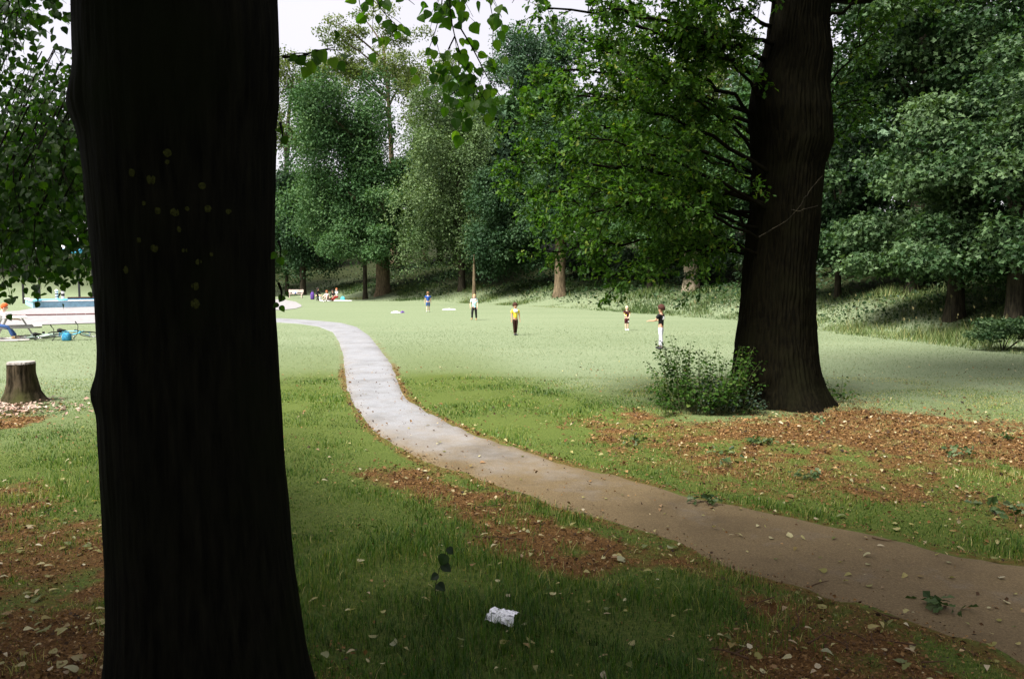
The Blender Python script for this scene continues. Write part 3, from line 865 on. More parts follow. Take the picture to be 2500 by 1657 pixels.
# ---- near woods on the right
far_tree('wood_tree', 'leafy tree with a slim trunk just right of the near oak', 2042, 40, (1850, 2260, 210, 728), .15, F_WOOD, M_DARKBARK, 34000, (.15, .26), 30, limbs=4, tpl=FAN3, group='trees of the wood on the right', flat=.5, blob=(.16, .30), shift=-.1)
far_tree('wood_tree', 'wide leafy tree with drooping pale boughs over the right bank', 2330, 30, (2020, 2660, 200, 752), .30, F_WOOD, M_DARKBARK, 46000, (.12, .22), 40, limbs=5, tpl=FAN3, group='trees of the wood on the right', flat=.5, blob=(.16, .30), shift=.12)
far_tree('wood_tree', 'tall tree whose foliage fills the upper right behind the oak', 2230, 37, (1930, 2560, -260, 400), .34, F_WOOD, M_DARKBARK, 44000, (.15, .27), 40, limbs=6, tpl=FAN3, group='trees of the wood on the right', flat=.5, blob=(.16, .30))
far_tree('wood_tree', 'tree at the right margin with a dark trunk low on the bank', 2475, 27, (2270, 2850, -80, 760), .28, F_WOOD, M_DARKBARK, 42000, (.12, .22), 40, limbs=5, tpl=FAN3, group='trees of the wood on the right', flat=.5, blob=(.16, .30), shift=.08)
far_tree('wood_tree', 'dark tree deep in the wood behind the near oak trunk', 1900, 56, (1700, 2150, 40, 690), .3, F_DARK, M_DARKBARK, 24000, (.2, .34), 30, limbs=4, group='trees of the wood on the right', flat=.5, blob=(.16, .30), tpl=FAN3)

# ---- second row closing the wood (shares three crowns)
proto = []
for q, (fm, sh) in enumerate(((F_DARK, 0), (F_OAKFAR, .0), (F_BLUE, .05))):
    me, bc = crown_mesh('crown', (0, 0, 10.5), (5.6, 5.6, 8.2), 9000, (.42, .7), FAN3, 26, sh)
    me.materials.append(fm)
    tr = Trunk([(0, 0, -.6, .42), (0, 0, .5, .34), (.1, 0, 5, .28), (0, .1, 11, .14)], .02, 20, .15, q)
    tm = tr.mesh('trunk', 20, .4); tm.materials.append(M_DARKBARK)
    proto.append((me, tm))
row = []
for q in range(34):
    s = q / 33
    base = np.array([np.interp(s, np.linspace(0, 1, len(LAWN_EDGE) - 3), LAWN_EDGE[1:-2, k]) for k in (0, 1)])
    row.append(base)
nrow = 0
ks = np.linspace(0, 1, 30)
cum = np.r_[0, np.cumsum(np.linalg.norm(np.diff(LAWN_EDGE[2:-2], axis=0), axis=1))]
for rowi, off in enumerate((15, 25)):
    for q, s in enumerate(ks):
        d = s * cum[-1]
        p = np.array([np.interp(d, cum, LAWN_EDGE[2:-2, k]) for k in (0, 1)])
        p1 = np.array([np.interp(min(d + 1, cum[-1]), cum, LAWN_EDGE[2:-2, k]) for k in (0, 1)]) - np.array([np.interp(max(d - 1, 0), cum, LAWN_EDGE[2:-2, k]) for k in (0, 1)])
        nrm = np.array([-p1[1], p1[0]]) / np.hypot(*p1)
        p = p + nrm * (off + rng.uniform(-2, 3)) + rng.normal(size=2) * .8
        if -40 < p[0] < -24 and p[1] > 90: sc_ = rng.uniform(.6, .75)
        elif -24 <= p[0] < 2: sc_ = rng.uniform(.95, 1.15)
        else: sc_ = rng.uniform(.72, .95)
        if p[0] < -40: continue
        az = p[0] / p[1] if p[1] > 4 else 9
        if az > .85 and p[1] < 12: continue
        me, tm = proto[(q + rowi) % 3]
        r_ = empty('background_tree', (p[0], p[1], float(ground_z(p[0], p[1])) - .2), rng.uniform(0, 6.28))
        r_.scale = (sc_ * rng.uniform(.9, 1.1), sc_ * rng.uniform(.9, 1.1), sc_ * rng.uniform(.9, 1.15))
        tag(r_, 'dark tree deep in the wood behind the trees at the lawn edge', 'tree', 'dark trees closing the wood behind')
        link('trunk', tm, None, r_)
        link('crown', me, None, r_, kind='stuff')
        nrow += 1

# ---- added bushes, coloured near black for the shade under the trees
F_SHADE = foliage('painted_shade_leaves', [(0, (.004, .010, .004)), (.5, (.011, .024, .009)), (1, (.028, .05, .02))], .15, .5, .15)
bush_me = []
for q in range(3):
    me, bc = crown_mesh('foliage', (0, 0, 1.3), (2.6, 2.0, 1.5), 5200, (.14, .26), DIAMOND, 26, 0, low=-.4); me.materials.append(F_SHADE)
    sm = [limb_mesh('stem', bezier((0, 0, -.2), bc[k] * .4 + np.array([0, 0, .2]), bc[k], 6), .04, .012, 5) for k in range(3)]
    for m_ in sm: m_.materials.append(M_DARKBARK)
    bush_me.append((me, sm))
for q in range(22):
    d = cum[-1] * (.50 + .46 * (q + .5) / 22)
    p = np.array([np.interp(d, cum, LAWN_EDGE[2:-2, k]) for k in (0, 1)])
    p1 = np.array([np.interp(d + 1, cum, LAWN_EDGE[2:-2, k]) for k in (0, 1)]) - p
    nrm = np.array([-p1[1], p1[0]]) / max(np.hypot(*p1), 1e-6)
    p = p + nrm * rng.uniform(6.5, 11.5)
    e = empty('shade_bush', (p[0], p[1], float(ground_z(p[0], p[1])) - .1), rng.uniform(0, 6)); e.scale = (1, 1, rng.uniform(.8, 1.3))
    tag(e, 'added dark bush standing in for the shade under the bank trees', 'bush', 'added dark bushes standing in for shade')
    link('foliage', bush_me[q % 3][0], None, e, kind='stuff')
    for m_ in bush_me[q % 3][1]: link('stem', m_, None, e)

# ================================================================== NEAR OAK ON THE RIGHT
OAK_D = 13.4
oak_prof = [(-120, 1800, 1925), (0, 1787, 1918), (60, 1778, 1914), (130, 1762, 1922), (200, 1738, 1914), (260, 1730, 1922), (330, 1738, 1922), (385, 1743, 1900), (450, 1737, 1895),
            (520, 1730, 1890), (600, 1722, 1884), (700, 1711, 1882), (780, 1703, 1886), (840, 1697, 1893), (885, 1690, 1902), (925, 1678, 1916), (955, 1668, 1930)]
oak_rings = profile_rings(oak_prof, OAK_D)
top = oak_rings[0]
oak_rings += [(top[0] + .1, OAK_D, 9, .34), (top[0] + .2, OAK_D, 13, .18), (oak_rings[-1][0], OAK_D, -.25, .98)]
ob = oak_rings[-2]
oak = empty('oak_tree', (on_flat(1905, 1000)[0], OAK_D, 0)); tag(oak, 'big ridged oak on the right with low spreading branches', 'tree')
ox, oy = oak.location.x, oak.location.y
oak_tr = Trunk([(x - ox, y - oy, z, r) for x, y, z, r in oak_rings], ridge=.026, ridges=62, flare=.20, seed=4, lobes=.06, sharp=True)
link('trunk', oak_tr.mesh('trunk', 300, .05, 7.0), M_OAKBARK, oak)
tm = oak_tr
top_pts = np.array([(oak_tr.point(0, 6.95)[0] - .3, 0, 6.9)]); 
link('limb', limb_mesh('limb', np.array([[np.interp(z, tm.z, tm.x), 0, z] for z in (6.8, 8.5, 10.5, 13)]), .40, .14, 12), M_OAKBARK, oak)
O0 = np.array([ox, oy, 0.0])

def leafy_limb(parent, start, end, droop, r0, fol_mat, bark_mat, ntw, leaves_per, lsize, tpl, origin, twl=(.35, .9), inner=.25, spread=1.0, hang=.25):
    """a limb with its twigs as one mesh and its leaves as one mesh below it"""
    s, e = np.asarray(start) - origin, np.asarray(end) - origin
    mid = (s + e) / 2 + np.array([0, 0, droop]) + rng.normal(size=3) * .12
    pts = bezier(s, mid, e, 12) + np.vstack([np.zeros((1, 3)), rng.normal(size=(11, 3)) * .03])
    L = np.linalg.norm(e - s)
    tw = []; LP = []; LD = []
    ax = unit((e - s)[None])[0]
    for q in range(ntw):
        t = inner + (1 - inner) * (q + rng.random()) / ntw
        k = min(t * 11, 10.999); i0 = int(k)
        b = pts[i0] * (1 - k + i0) + pts[i0 + 1] * (k - i0)
        dd = unit((ax * .7 + rng.normal(size=3) * np.array([.75, .75, .55]) * spread + np.array([0, 0, .1]))[None])[0]
        ln = rng.uniform(*twl) * (1.15 - .4 * t)
        tp = bezier(b, b + dd * ln * .5 + np.array([0, 0, .05]), b + dd * ln + np.array([0, 0, -hang * ln]), 5)
        tw.append((tp, .010, .004))
        subs = [tp]
        for _ in range(2):
            kk = rng.integers(1, 4)
            d2 = unit((dd + rng.normal(size=3) * .8)[None])[0]
            sp = bezier(tp[kk], tp[kk] + d2 * ln * .25, tp[kk] + d2 * ln * .5 + np.array([0, 0, -hang * .4 * ln]), 4)
            tw.append((sp, .006, .003)); subs.append(sp)
        for sp in subs:
            m = int(leaves_per * (1.0 if sp is tp else .7))
            u = rng.uniform(.15, 1.0, m) ** .7 * (len(sp) - 1)
            i1 = np.minimum(u.astype(int), len(sp) - 2); f = (u - i1)[:, None]
            LP.append(sp[i1] * (1 - f) + sp[i1 + 1] * f + rng.normal(size=(m, 3)) * .045)
            LD.append(unit(np.tile(sp[-1] - sp[0], (m, 1)) / max(np.linalg.norm(sp[-1] - sp[0]), 1e-6) * .6 + rng.normal(size=(m, 3)) * .7 + np.array([0, 0, -.35])))
    lo = link('limb', limb_mesh('limb', pts, r0 * .75, max(r0 * .2, .006), 7, tw), bark_mat, parent)
    if LP:
        LP = np.concatenate(LP); LD = np.concatenate(LD)
        n = len(LP)
        N = unit(np.array([0, 0, 1.0]) + rng.normal(size=(n, 3)) * .55)
        V, T = leaf_batch(LP, LD, N, rng.uniform(lsize[0], lsize[1], n), tpl)
        rv = np.clip(rng.normal(.5, .2, n), 0, 1)
        link('foliage', new_mesh('foliage', V, T=T, rnd=np.repeat(rv, len(tpl[0]))), fol_mat, lo, kind='stuff')
    return lo

def oak_pt(py, side=-1):
    """where a limb leaves the trunk"""
    p = at(1905, py, OAK_D)
    z = p[2]
    th = math.pi if side < 0 else 0.0
    q = oak_tr.point(np.array(th + rng.normal() * .5), np.array(z), -.06)
    return q + O0
oak_limbs = [  # (py on trunk, end px, end py, end depth, rise, r0, twigs)
    (285, 1300, 170, 12.2, .35, .055, 14), (285, 1480, 130, 10.6, .30, .05, 12), (300, 1560, 230, 13.6, .25, .05, 11),
    (420, 1262, 300, 12.6, .45, .05, 15), (430, 1330, 240, 10.8, .50, .05, 13), (470, 1500, 330, 14.0, .35, .045, 12),
    (505, 1255, 400, 11.4, .55, .055, 16), (515, 1400, 330, 9.9, .45, .045, 12), (535, 1275, 480, 13.0, .5, .05, 15),
    (560, 1310, 545, 10.8, .50, .045, 13), (590, 1440, 470, 9.8, .35, .04, 11), (600, 1345, 620, 12.2, .5, .045, 13),
    (625, 1500, 700, 10.8, .55, .035, 10), (615, 1560, 560, 13.6, .3, .035, 11), (560, 1620, 420, 13.4, .3, .04, 11),
    (640, 1620, 620, 11.9, .3, .03, 9), (380, 1620, 200, 10.4, .3, .045, 11), (350, 1720, 330, 13.2, .1, .03, 8), (480, 1700, 480, 10.5, .1, .03, 8),
    (520, 1420, 540, 13.8, .4, .04, 12), (330, 1400, 90, 12.8, .3, .05, 13), (250, 1640, 90, 11.0, .2, .04, 10), (600, 1720, 600, 12.8, .15, .03, 8),
]
for py, ex, ey, ed, rise, r0, ntw in oak_limbs:
    leafy_limb(oak, oak_pt(py), at(ex, ey, ed + 1.8), rise, r0, F_OAK, M_OAKBARK, int(ntw * 1.9), 22, (.068, .112), OAK, O0, inner=.28)
for py, ex, ey, ed, rise, r0, ntw in [(200, 1330, 10, 9.6, .4, .06, 12), (150, 1480, 20, 8.8, .3, .06, 12), (120, 1620, 60, 10.6, .3, .05, 12), (60, 1700, 10, 10.0, .2, .05, 10),
                                     (0, 1560, -90, 9.0, .3, .06, 12), (-40, 1380, -100, 9.8, .4, .06, 12), (-60, 1750, -120, 9.0, .2, .05, 10)]:
    leafy_limb(oak, oak_pt(py), at(ex, ey, ed + 1.8), rise, r0, F_OAK, M_OAKBARK, int(ntw * 1.7), 20, (.072, .118), OAK, O0, inner=.2)
for py, ex, ey, ed, rise, r0, ntw in [(300, 2130, 130, 12.5, .2, .03, 9), (290, 2090, 250, 12.0, .1, .025, 8), (270, 2180, 40, 11.5, .3, .03, 10), (420, 2060, 300, 12.5, .1, .02, 6), (60, 2260, -20, 10.5, .3, .04, 10)]:
    leafy_limb(oak, oak_pt(py, 1), at(ex, ey, ed + 1.8), rise, r0, F_OAK, M_OAKBARK, ntw, 13, (.07, .11), OAK, O0, inner=.3)
# heavy limb stub leaving to the right at the top of the picture
leafy_limb(oak, oak_pt(-10, 1), at(2330, -60, 12.8), -.1, .17, F_OAK, M_OAKBARK, 6, 12, (.07, .11), OAK, O0, inner=.6)
# thin dead twigs crossing the trunk
for a, b, c, d_ in (((1850, 578), (1935, 540), (1962, 490), 12.45), ((1962, 490), (1975, 462), (2008, 432), 12.48), ((1930, 512), (1960, 520), (1998, 500), 12.45)):
    pts = bezier(at(a[0], a[1], d_), at(b[0], b[1], d_ - .05), at(c[0], c[1], d_), 9) + rng.normal(size=(9, 3)) * .008 - O0
    link('dead_twig', limb_mesh('dead_twig', pts, .007, .003, 5), M_DARKBARK, oak)
me, bc = crown_mesh('crown', (1.5, 1.2, 12.2), (5.4, 5.4, 4.4), 14000, (.2, .34), DIAMOND, 40, -.05, fill=(.3, 1.0), shell=(.3, .95))
link('crown', me, F_OAK, oak, kind='stuff')
for q in range(7):
    e = bc[q]; z0 = 7.5 + q * .5
    link('limb', limb_mesh('limb', bezier((np.interp(z0, tm.z, tm.x), 0, z0), (e + np.array([0, 0, z0])) / 2, e, 8), .16, .03, 7), M_OAKBARK, oak)

# ================================================================== BIG LIME TRUNK IN THE FOREGROUND
LIME_D = 3.25
lime_prof = [(-60, 180, 640), (0, 181, 642), (130, 184, 645), (262, 192, 643), (400, 205, 642), (500, 214, 641),
             (600, 222, 641), (700, 227, 643), (800, 230, 648), (900, 231, 654), (1000, 234, 661), (1100, 239, 668), (1200, 244, 679), (1300, 249, 690),
             (1400, 250, 704), (1500, 245, 719), (1568, 236, 733)]
lime_rings = profile_rings(lime_prof, LIME_D)
lt = lime_rings[0]
lime_rings += [(lt[0], LIME_D, 5.5, lt[3] * .93), (lt[0] + .1, LIME_D, 8, .28), (lt[0] + .2, LIME_D, 12, .15)]
lb = lime_rings[len(lime_prof) - 1]
lime_rings += [(lb[0] - .01, LIME_D, .2, lb[3] * 1.12), (lb[0] - .01, LIME_D, .02, lb[3] * 1.35), (lb[0], LIME_D, -.2, lb[3] * 1.5)]
lime = empty('lime_tree', (lb[0], LIME_D, 0)); tag(lime, 'huge near black trunk in the left foreground with hanging lime leaves', 'tree')
lx, ly = lb[0], LIME_D
lime_tr = Trunk([(x - lx, y - ly, z, r) for x, y, z, r in lime_rings], ridge=.005, ridges=90, flare=.10, seed=9, lobes=.012, burrs=[(math.pi + .25, at(200, 268, LIME_D)[2], .09, .035), (math.pi + .2, at(200, 948, LIME_D)[2], .06, .03), (-.35, at(690, 120, LIME_D)[2], .16, .022), (-.3, at(690, 240, LIME_D)[2], .07, .016)])
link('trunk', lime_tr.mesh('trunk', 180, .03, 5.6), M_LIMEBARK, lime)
link('limb', limb_mesh('limb', np.array([[np.interp(z, lime_tr.z, lime_tr.x), 0, z] for z in (5.4, 7, 9.5, 12)]), .30, .10, 12), M_LIMEBARK, lime)
L0 = np.array([lx, ly, 0.0])
# pale yellow green discs on the trunk
M_DISC = plain('yellow_green_disc', (.024, .026, .007), .95, .05, .5, 160, bump=.2)
for dx_, dy_, dr in [(387, 354, 9), (387, 375, 5), (307, 400, 9), (350, 416, 11), (467, 430, 8), (334, 470, 5), (365, 487, 8), (404, 490, 10), (432, 482, 5), (480, 483, 8), (526, 489, 6),
                     (412, 530, 7), (320, 555, 6), (358, 574, 9), (427, 579, 6), (488, 588, 5), (458, 605, 7), (292, 624, 9), (452, 661, 9), (452, 702, 11)]:
    px, py = dx_ * 1.0566, dy_ * 1.0566
    d = direction(px, py)
    # march to the bark
    t = 2.0
    for _ in range(400):
        p = np.array([0, 0, CAM_H]) + d * t - L0
        cxy = np.array([np.interp(p[2], lime_tr.z, lime_tr.x), np.interp(p[2], lime_tr.z, lime_tr.y)])
        th = math.atan2(p[1] - cxy[1], p[0] - cxy[0])
        if np.hypot(*(p[:2] - cxy)) <= float(lime_tr.radius(np.array(th), np.array(p[2]))): break
        t += .004
    rr = dr * 1.0566 / FPX * t
    rad0 = float(lime_tr.radius(np.array(th), np.array(p[2])))
    n = 12
    V = [lime_tr.point(np.array(th), np.array(p[2]) , .002)]
    for ring in (.55, 1.0):
        for q in range(n):
            a = 2 * math.pi * q / n
            k = rr * ring * (1 + (rng.random() - .5) * .3)
            V.append(lime_tr.point(np.array(th + k * math.cos(a) / rad0), np.array(p[2] + k * math.sin(a)), (.002 if ring < 1 else .0005)))
    T = [(0, 1 + q, 1 + (q + 1) % n) for q in range(n)]
    Q = [(1 + q, 1 + n + q, 1 + n + (q + 1) % n, 1 + (q + 1) % n) for q in range(n)]
    link('bark_disc', new_mesh('bark_disc', np.array(V), T=np.array(T), Q=np.array(Q), smooth=True), M_DISC, lime)
# crown above the picture
me, bc = crown_mesh('crown', (-2.0, -2.6, 10.4), (5.4, 5.4, 4.2), 15500, (.2, .34), DIAMOND, 44, 0, fill=(.3, 1.0), shell=(.25, .95))
link('crown', me, F_LIME, lime, kind='stuff')
for q in range(8):
    e = bc[q]; z0 = 5.5 + q * .5
    link('limb', limb_mesh('limb', bezier((np.interp(z0, lime_tr.z, lime_tr.x), 0, z0), (e + np.array([0, 0, z0])) / 2, e, 8), .14, .03, 7), M_LIMEBARK, lime)

# ---- single leaves: four shared shapes
LEAF_ME = []
for q, (w, cu) in enumerate(((1.0, .2), (1.1, .35), (.92, .1), (1.05, .5))):
    V, T = leaf_shape([(0, 0), (.02, .20 * w), (.14, .38 * w), (.36, .44 * w), (.6, .34 * w), (.8, .18 * w), (.93, .06), (1.0, 0)], .08 + .03 * q, cu)
    LEAF_ME.append(new_mesh('leaf', V, T=T, smooth=False)); LEAF_ME[-1].materials.append(F_LIMEOBJ)
n_leaf = 0
def frame_quat(D, N):
    X = Vector(D).normalized(); Z = Vector(N); Z = (Z - X * Z.dot(X)).normalized(); Y = Z.cross(X)
    return Matrix((X, Y, Z)).transposed().to_quaternion()
def spray(pts_px, depth, nleaf, lsize, side_twigs=4, spread=.12, singles=True, jz=.25):
    """hanging twig through points (px, py); leaves sit along it and on its side twigs"""
    global n_leaf
    P = np.array([at(px, py, depth + (rng.random() - .5) * jz) for px, py in pts_px]) - L0
    d = np.r_[0, np.cumsum(np.linalg.norm(np.diff(P, axis=0), axis=1))]
    s = np.linspace(0, d[-1], 14)
    P = np.stack([np.interp(s, d, P[:, k]) for k in range(3)], -1)
    Q = P.copy(); Q[1:-1] = .25 * P[:-2] + .5 * P[1:-1] + .25 * P[2:]; P = Q
    tw = []; places = [(P[k], P[min(k + 1, 13)] - P[max(k - 1, 0)]) for k in range(2, 14)]
    L = d[-1]
    for q in range(side_twigs):
        k = rng.integers(1, 12)
        a = unit((P[k + 1] - P[k])[None])[0]
        sd = unit((a * .6 + rng.normal(size=3) * np.array([.9, .6, .5]) + np.array([0, 0, -.3]))[None])[0]
        ln = rng.uniform(.12, .30) * min(1, L / .6)
        tp = bezier(P[k], P[k] + sd * ln * .5, P[k] + sd * ln + np.array([0, 0, -.2 * ln]), 6)
        tw.append((tp, .003, .0015))
        places += [(tp[m], sd) for m in range(1, 6)]
    branch = link('hanging_branch', limb_mesh('hanging_branch', P, .006, .002, 5, tw), M_OAKBARK, lime)
    idx = rng.permutation(len(places)); idx = np.resize(idx, nleaf)
    LP, LD, LN, LS = [], [], [], []
    for k in idx:
        p, a = places[k]
        a = unit(np.asarray(a)[None])[0]
        dd = unit((a * .35 + rng.normal(size=3) * np.array([.8, .5, .35]) + np.array([0, 0, -.75]))[None])[0]
        nn = unit((np.array([.1, -.8, .55]) + rng.normal(size=3) * .5)[None])[0]
        LP.append(p + rng.normal(size=3) * spread * .25 + dd * .012); LD.append(dd); LN.append(nn); LS.append(rng.uniform(*lsize))
    if singles:
        for p, dd, nn, s_ in zip(LP, LD, LN, LS):
            o = link('leaf', LEAF_ME[rng.integers(0, 4)], None, branch)
            o.location = p; o.rotation_mode = 'QUATERNION'; o.rotation_quaternion = frame_quat(dd, nn); o.scale = (s_,) * 3
            n_leaf += 1
    else:
        V, T = leaf_batch(np.array(LP), np.array(LD), np.array(LN), np.array(LS), LIMELOW)
        link('foliage', new_mesh('foliage', V, T=T, rnd=np.repeat(np.clip(rng.normal(.40, .27, len(LP)), 0, 1), len(LIMELOW[0]))), F_LIME, branch, kind='stuff')
    return branch

# sprays at the top of the picture
spray([(905, -120), (908, -20), (930, 25), (975, 70), (992, 85)], 5.8, 20, (.06, .095), 4)
spray([(880, -80), (875, -10), (880, 20), (890, 38)], 5.9, 8, (.06, .09), 1)
spray([(965, -60), (985, -10), (1012, 12)], 5.9, 6, (.06, .09), 1)
spray([(1098, -120), (1098, 40), (1115, 110), (1145, 180), (1185, 250), (1215, 285)], 5.7, 84, (.06, .098), 13, .2)
spray([(1085, -80), (1078, 20), (1062, 80), (1042, 135)], 5.8, 26, (.05, .085), 5, .16)
spray([(1125, 70), (1155, 120), (1190, 190), (1222, 235)], 5.6, 28, (.055, .09), 5, .16)
spray([(1110, 90), (1085, 140), (1075, 190), (1060, 212)], 5.7, 18, (.055, .085), 3, .16)
spray([(1200, -120), (1190, -30), (1200, 30), (1212, 78)], 5.8, 16, (.06, .09), 3)
spray([(1290, -120), (1275, -30), (1250, 8)], 5.9, 8, (.06, .09), 2)
spray([(1130, -60), (1120, 0), (1135, 30)], 5.8, 8, (.05, .08), 1)
# sprouts at the right side of the trunk
spray([(690, 140), (735, 138), (770, 125), (808, 118)], 3.2, 16, (.035, .058), 3, .07)
spray([(684, 300), (690, 325), (688, 350)], 3.2, 4, (.03, .045), 0, .05)
spray([(680, 590), (686, 605), (684, 630)], 3.2, 3, (.03, .04), 0, .05)
spray([(680, 690), (688, 712), (686, 735)], 3.2, 4, (.025, .04), 0, .05)
# curtain of leaves at the left of the trunk
for q in range(215):
    x0 = rng.uniform(-160, 235); d_ = rng.uniform(5.2, 9.5)
    y0 = rng.uniform(-200, 520) if x0 < 70 else rng.uniform(100 + .6 * (x0 - 70), 540)
    if rng.random() < .35: y0 = rng.uniform(300, 560)
    ln = rng.uniform(90, 190)
    y1 = min(y0 + ln, 672 - 40 * rng.random())
    x1 = min(x0 + rng.uniform(-60, 40), 240)
    spray([(x0 + 30, y0 - 60), (x0, y0), ((x0 + x1) / 2 - 10, (y0 + y1) / 2), (x1, y1)], d_, rng.integers(34, 56), (.042, .068), 7, .30, singles=(q % 20 == 0 and n_leaf < 270), jz=.6)
spray([(60, -60), (110, 0), (150, 40), (168, 62)], 6.0, 34, (.06, .09), 5, .2, singles=False)
for (a, b) in (((20, 540), (35, 680)), ((125, 540), (124, 690)), ((205, 540), (212, 690)), ((70, 480), (75, 620)), ((170, 500), (165, 630)), ((0, 580), (10, 700))):
    spray([(a[0], a[1] - 80), a, ((a[0] + b[0]) / 2, (a[1] + b[1]) / 2), b], 6.6, 60, (.045, .075), 7, .28, singles=False)

# ---- limes added out of view, behind and beside the viewer, to shade the foreground
lm_me, lm_bc = crown_mesh('crown', (0, 0, 10.0), (6.2, 6.2, 5.2), 14000, (.22, .36), DIAMOND, 44, 0, fill=(.3, 1.0), shell=(.25, .95)); lm_me.materials.append(F_LIME)
lm_tr = Trunk([(0, 0, -.2, .55), (0, 0, .3, .42), (0, 0, 4, .34), (0, 0, 9, .2), (0, 0, 12, .1)], .008, 40, .12, 2).mesh('trunk', 60, .15); lm_tr.materials.append(M_LIMEBARK)
for x, y, lab in ((-11.0, -1.5, 'added unseen shade lime left of the viewer'), (2.6, -5.4, 'added unseen shade lime right behind the viewer'), (-5.5, -4.4, 'added unseen shade lime left behind the viewer')):
    e = empty('lime_tree', (x, y, 0), rng.uniform(0, 6)); tag(e, lab, 'tree', 'added shade limes around the viewer')
    link('trunk', lm_tr, None, e); link('crown', lm_me, None, e, kind='stuff')
    for q in range(5): link('limb', limb_mesh('limb', bezier((0, 0, 4.5 + q), (lm_bc[q] + np.array([0, 0, 4.5 + q])) / 2, lm_bc[q], 7), .13, .03, 6), M_LIMEBARK, e)
# ================================================================== GRASS, LITTER, UNDERGROWTH
def blade_mesh(name, P, h, w, lean, rv, seg2):
    n = len(P)
    yaw = rng.uniform(0, 2 * np.pi, n)
    side = np.stack([np.cos(yaw), np.sin(yaw), np.zeros(n)], -1) * (w / 2)[:, None]
    ln = np.stack([np.cos(yaw + 1.57), np.sin(yaw + 1.57), np.zeros(n)], -1) * (h * lean)[:, None]
    upv = np.stack([np.zeros(n), np.zeros(n), h], -1)
    if seg2:
        V = np.stack([P - side, P + side, P + upv * .6 + ln * .35 - side * .75, P + upv * .6 + ln * .35 + side * .75, P + upv * .95 + ln], 1)
        k = np.arange(n)[:, None] * 5
        Q = k + np.array([0, 1, 3, 2]); T = k + np.array([2, 3, 4])
        return new_mesh(name, V.reshape(-1, 3), T=T, Q=Q, rnd=np.repeat(rv, 5))
    V = np.stack([P - side, P + side, P + upv + ln * .8], 1)
    T = np.arange(n)[:, None] * 3 + np.array([0, 1, 2])
    return new_mesh(name, V.reshape(-1, 3), T=T, rnd=np.repeat(rv, 3))

G_NEAR = foliage('lawn_grass', [(0, (.012, .036, .003)), (.35, (.040, .105, .009)), (.65, (.105, .175, .02)), (.88, (.25, .25, .055)), (1, (.42, .37, .16))], .35, .5, .25)
G_DRY = foliage('dry_lawn_grass', [(0, (.045, .08, .022)), (.45, (.11, .14, .06)), (.8, (.20, .21, .11)), (1, (.34, .32, .2))], .3, .6, .25)
G_TALL = foliage('long_meadow_grass', [(0, (.03, .06, .014)), (.45, (.095, .14, .045)), (.8, (.19, .21, .09)), (1, (.32, .29, .12))], .3, .6, .15)

def scatter(n, y0, y1, power, widen=1.12):
    """points on the ground around the view, thinning out with distance"""
    u = rng.random(n)
    a = power
    Y = (y0 ** a + u * (y1 ** a - y0 ** a)) ** (1 / a)
    X = (rng.random(n) * 2 - 1) * (.643 * Y * widen + .6)
    return X, Y
# near lawn
X, Y = scatter(285000, 3.0, 17.0, .55)
lm = litter_mask(X, Y); pd = poly_sd(X, Y, PATH_POLY)
tus = fbm(X, Y, 1.3, 21, 3)
keep = (pd < -.02 + .05 * rng.random(len(X))) & (rng.random(len(X)) > lm * .98) & (np.hypot(X - lx, Y - ly) > .6) & (np.hypot(X - 4.5, Y - OAK_D) > .85)
keep &= line_sd(X, Y, LAWN_EDGE) < 1
X, Y, tus, lm = X[keep], Y[keep], tus[keep], lm[keep]
dr = dryness(X, Y)
h = (.022 + .075 * sstep(.35, .75, tus) * (1 - dr)) * rng.uniform(.55, 1.35, len(X)) * (1 - .45 * lm) * sstep(60, 4, Y)
h = h * (1 - .38 * sstep(6.5, 10, Y))
w = np.maximum(.004, .0008 * Y) * rng.uniform(.7, 1.3, len(X))
lean = rng.uniform(.1, 1.0, len(X))
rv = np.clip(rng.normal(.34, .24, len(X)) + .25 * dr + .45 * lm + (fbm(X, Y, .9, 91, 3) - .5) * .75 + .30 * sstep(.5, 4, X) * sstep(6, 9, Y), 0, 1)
P = np.stack([X, Y, np.full(len(X), -.006)], -1)
nr = Y < 7.5
g = link('grass', blade_mesh('grass', P[nr], h[nr], w[nr], lean[nr], rv[nr], True), G_NEAR, kind='stuff'); tag(g, 'dark green grass blades growing in the shaded foreground', 'grass')
g = link('grass', blade_mesh('grass', P[~nr], h[~nr], w[~nr], lean[~nr], rv[~nr], False), G_NEAR, kind='stuff'); tag(g, 'short green turf beside the path and under the oak', 'grass')
# open field
X, Y = scatter(160000, 12.0, 42.0, .8)
keep = (poly_sd(X, Y, PATH_POLY) < -.03) & (line_sd(X, Y, LAWN_EDGE) < .3) & (rng.random(len(X)) > litter_mask(X, Y))
X, Y = X[keep], Y[keep]; dr = dryness(X, Y)
keep = rng.random(len(X)) < (dr + .25) * sstep(42, 22, Y); X, Y, dr = X[keep], Y[keep], dr[keep]
P = np.stack([X, Y, ground_z(X, Y) - .006], -1)
h = rng.uniform(.015, .04, len(X)); w = .00045 * Y * rng.uniform(.6, 1.3, len(X))
rv = np.clip(rng.normal(.42, .2, len(X)) + (fbm(X, Y, .5, 92, 3) - .5) * .7, 0, 1)
g = link('grass', blade_mesh('grass', P, h, w, rng.uniform(.3, 1.4, len(X)), rv, False), G_DRY, kind='stuff'); tag(g, 'pale mown grass of the open playing field', 'grass')

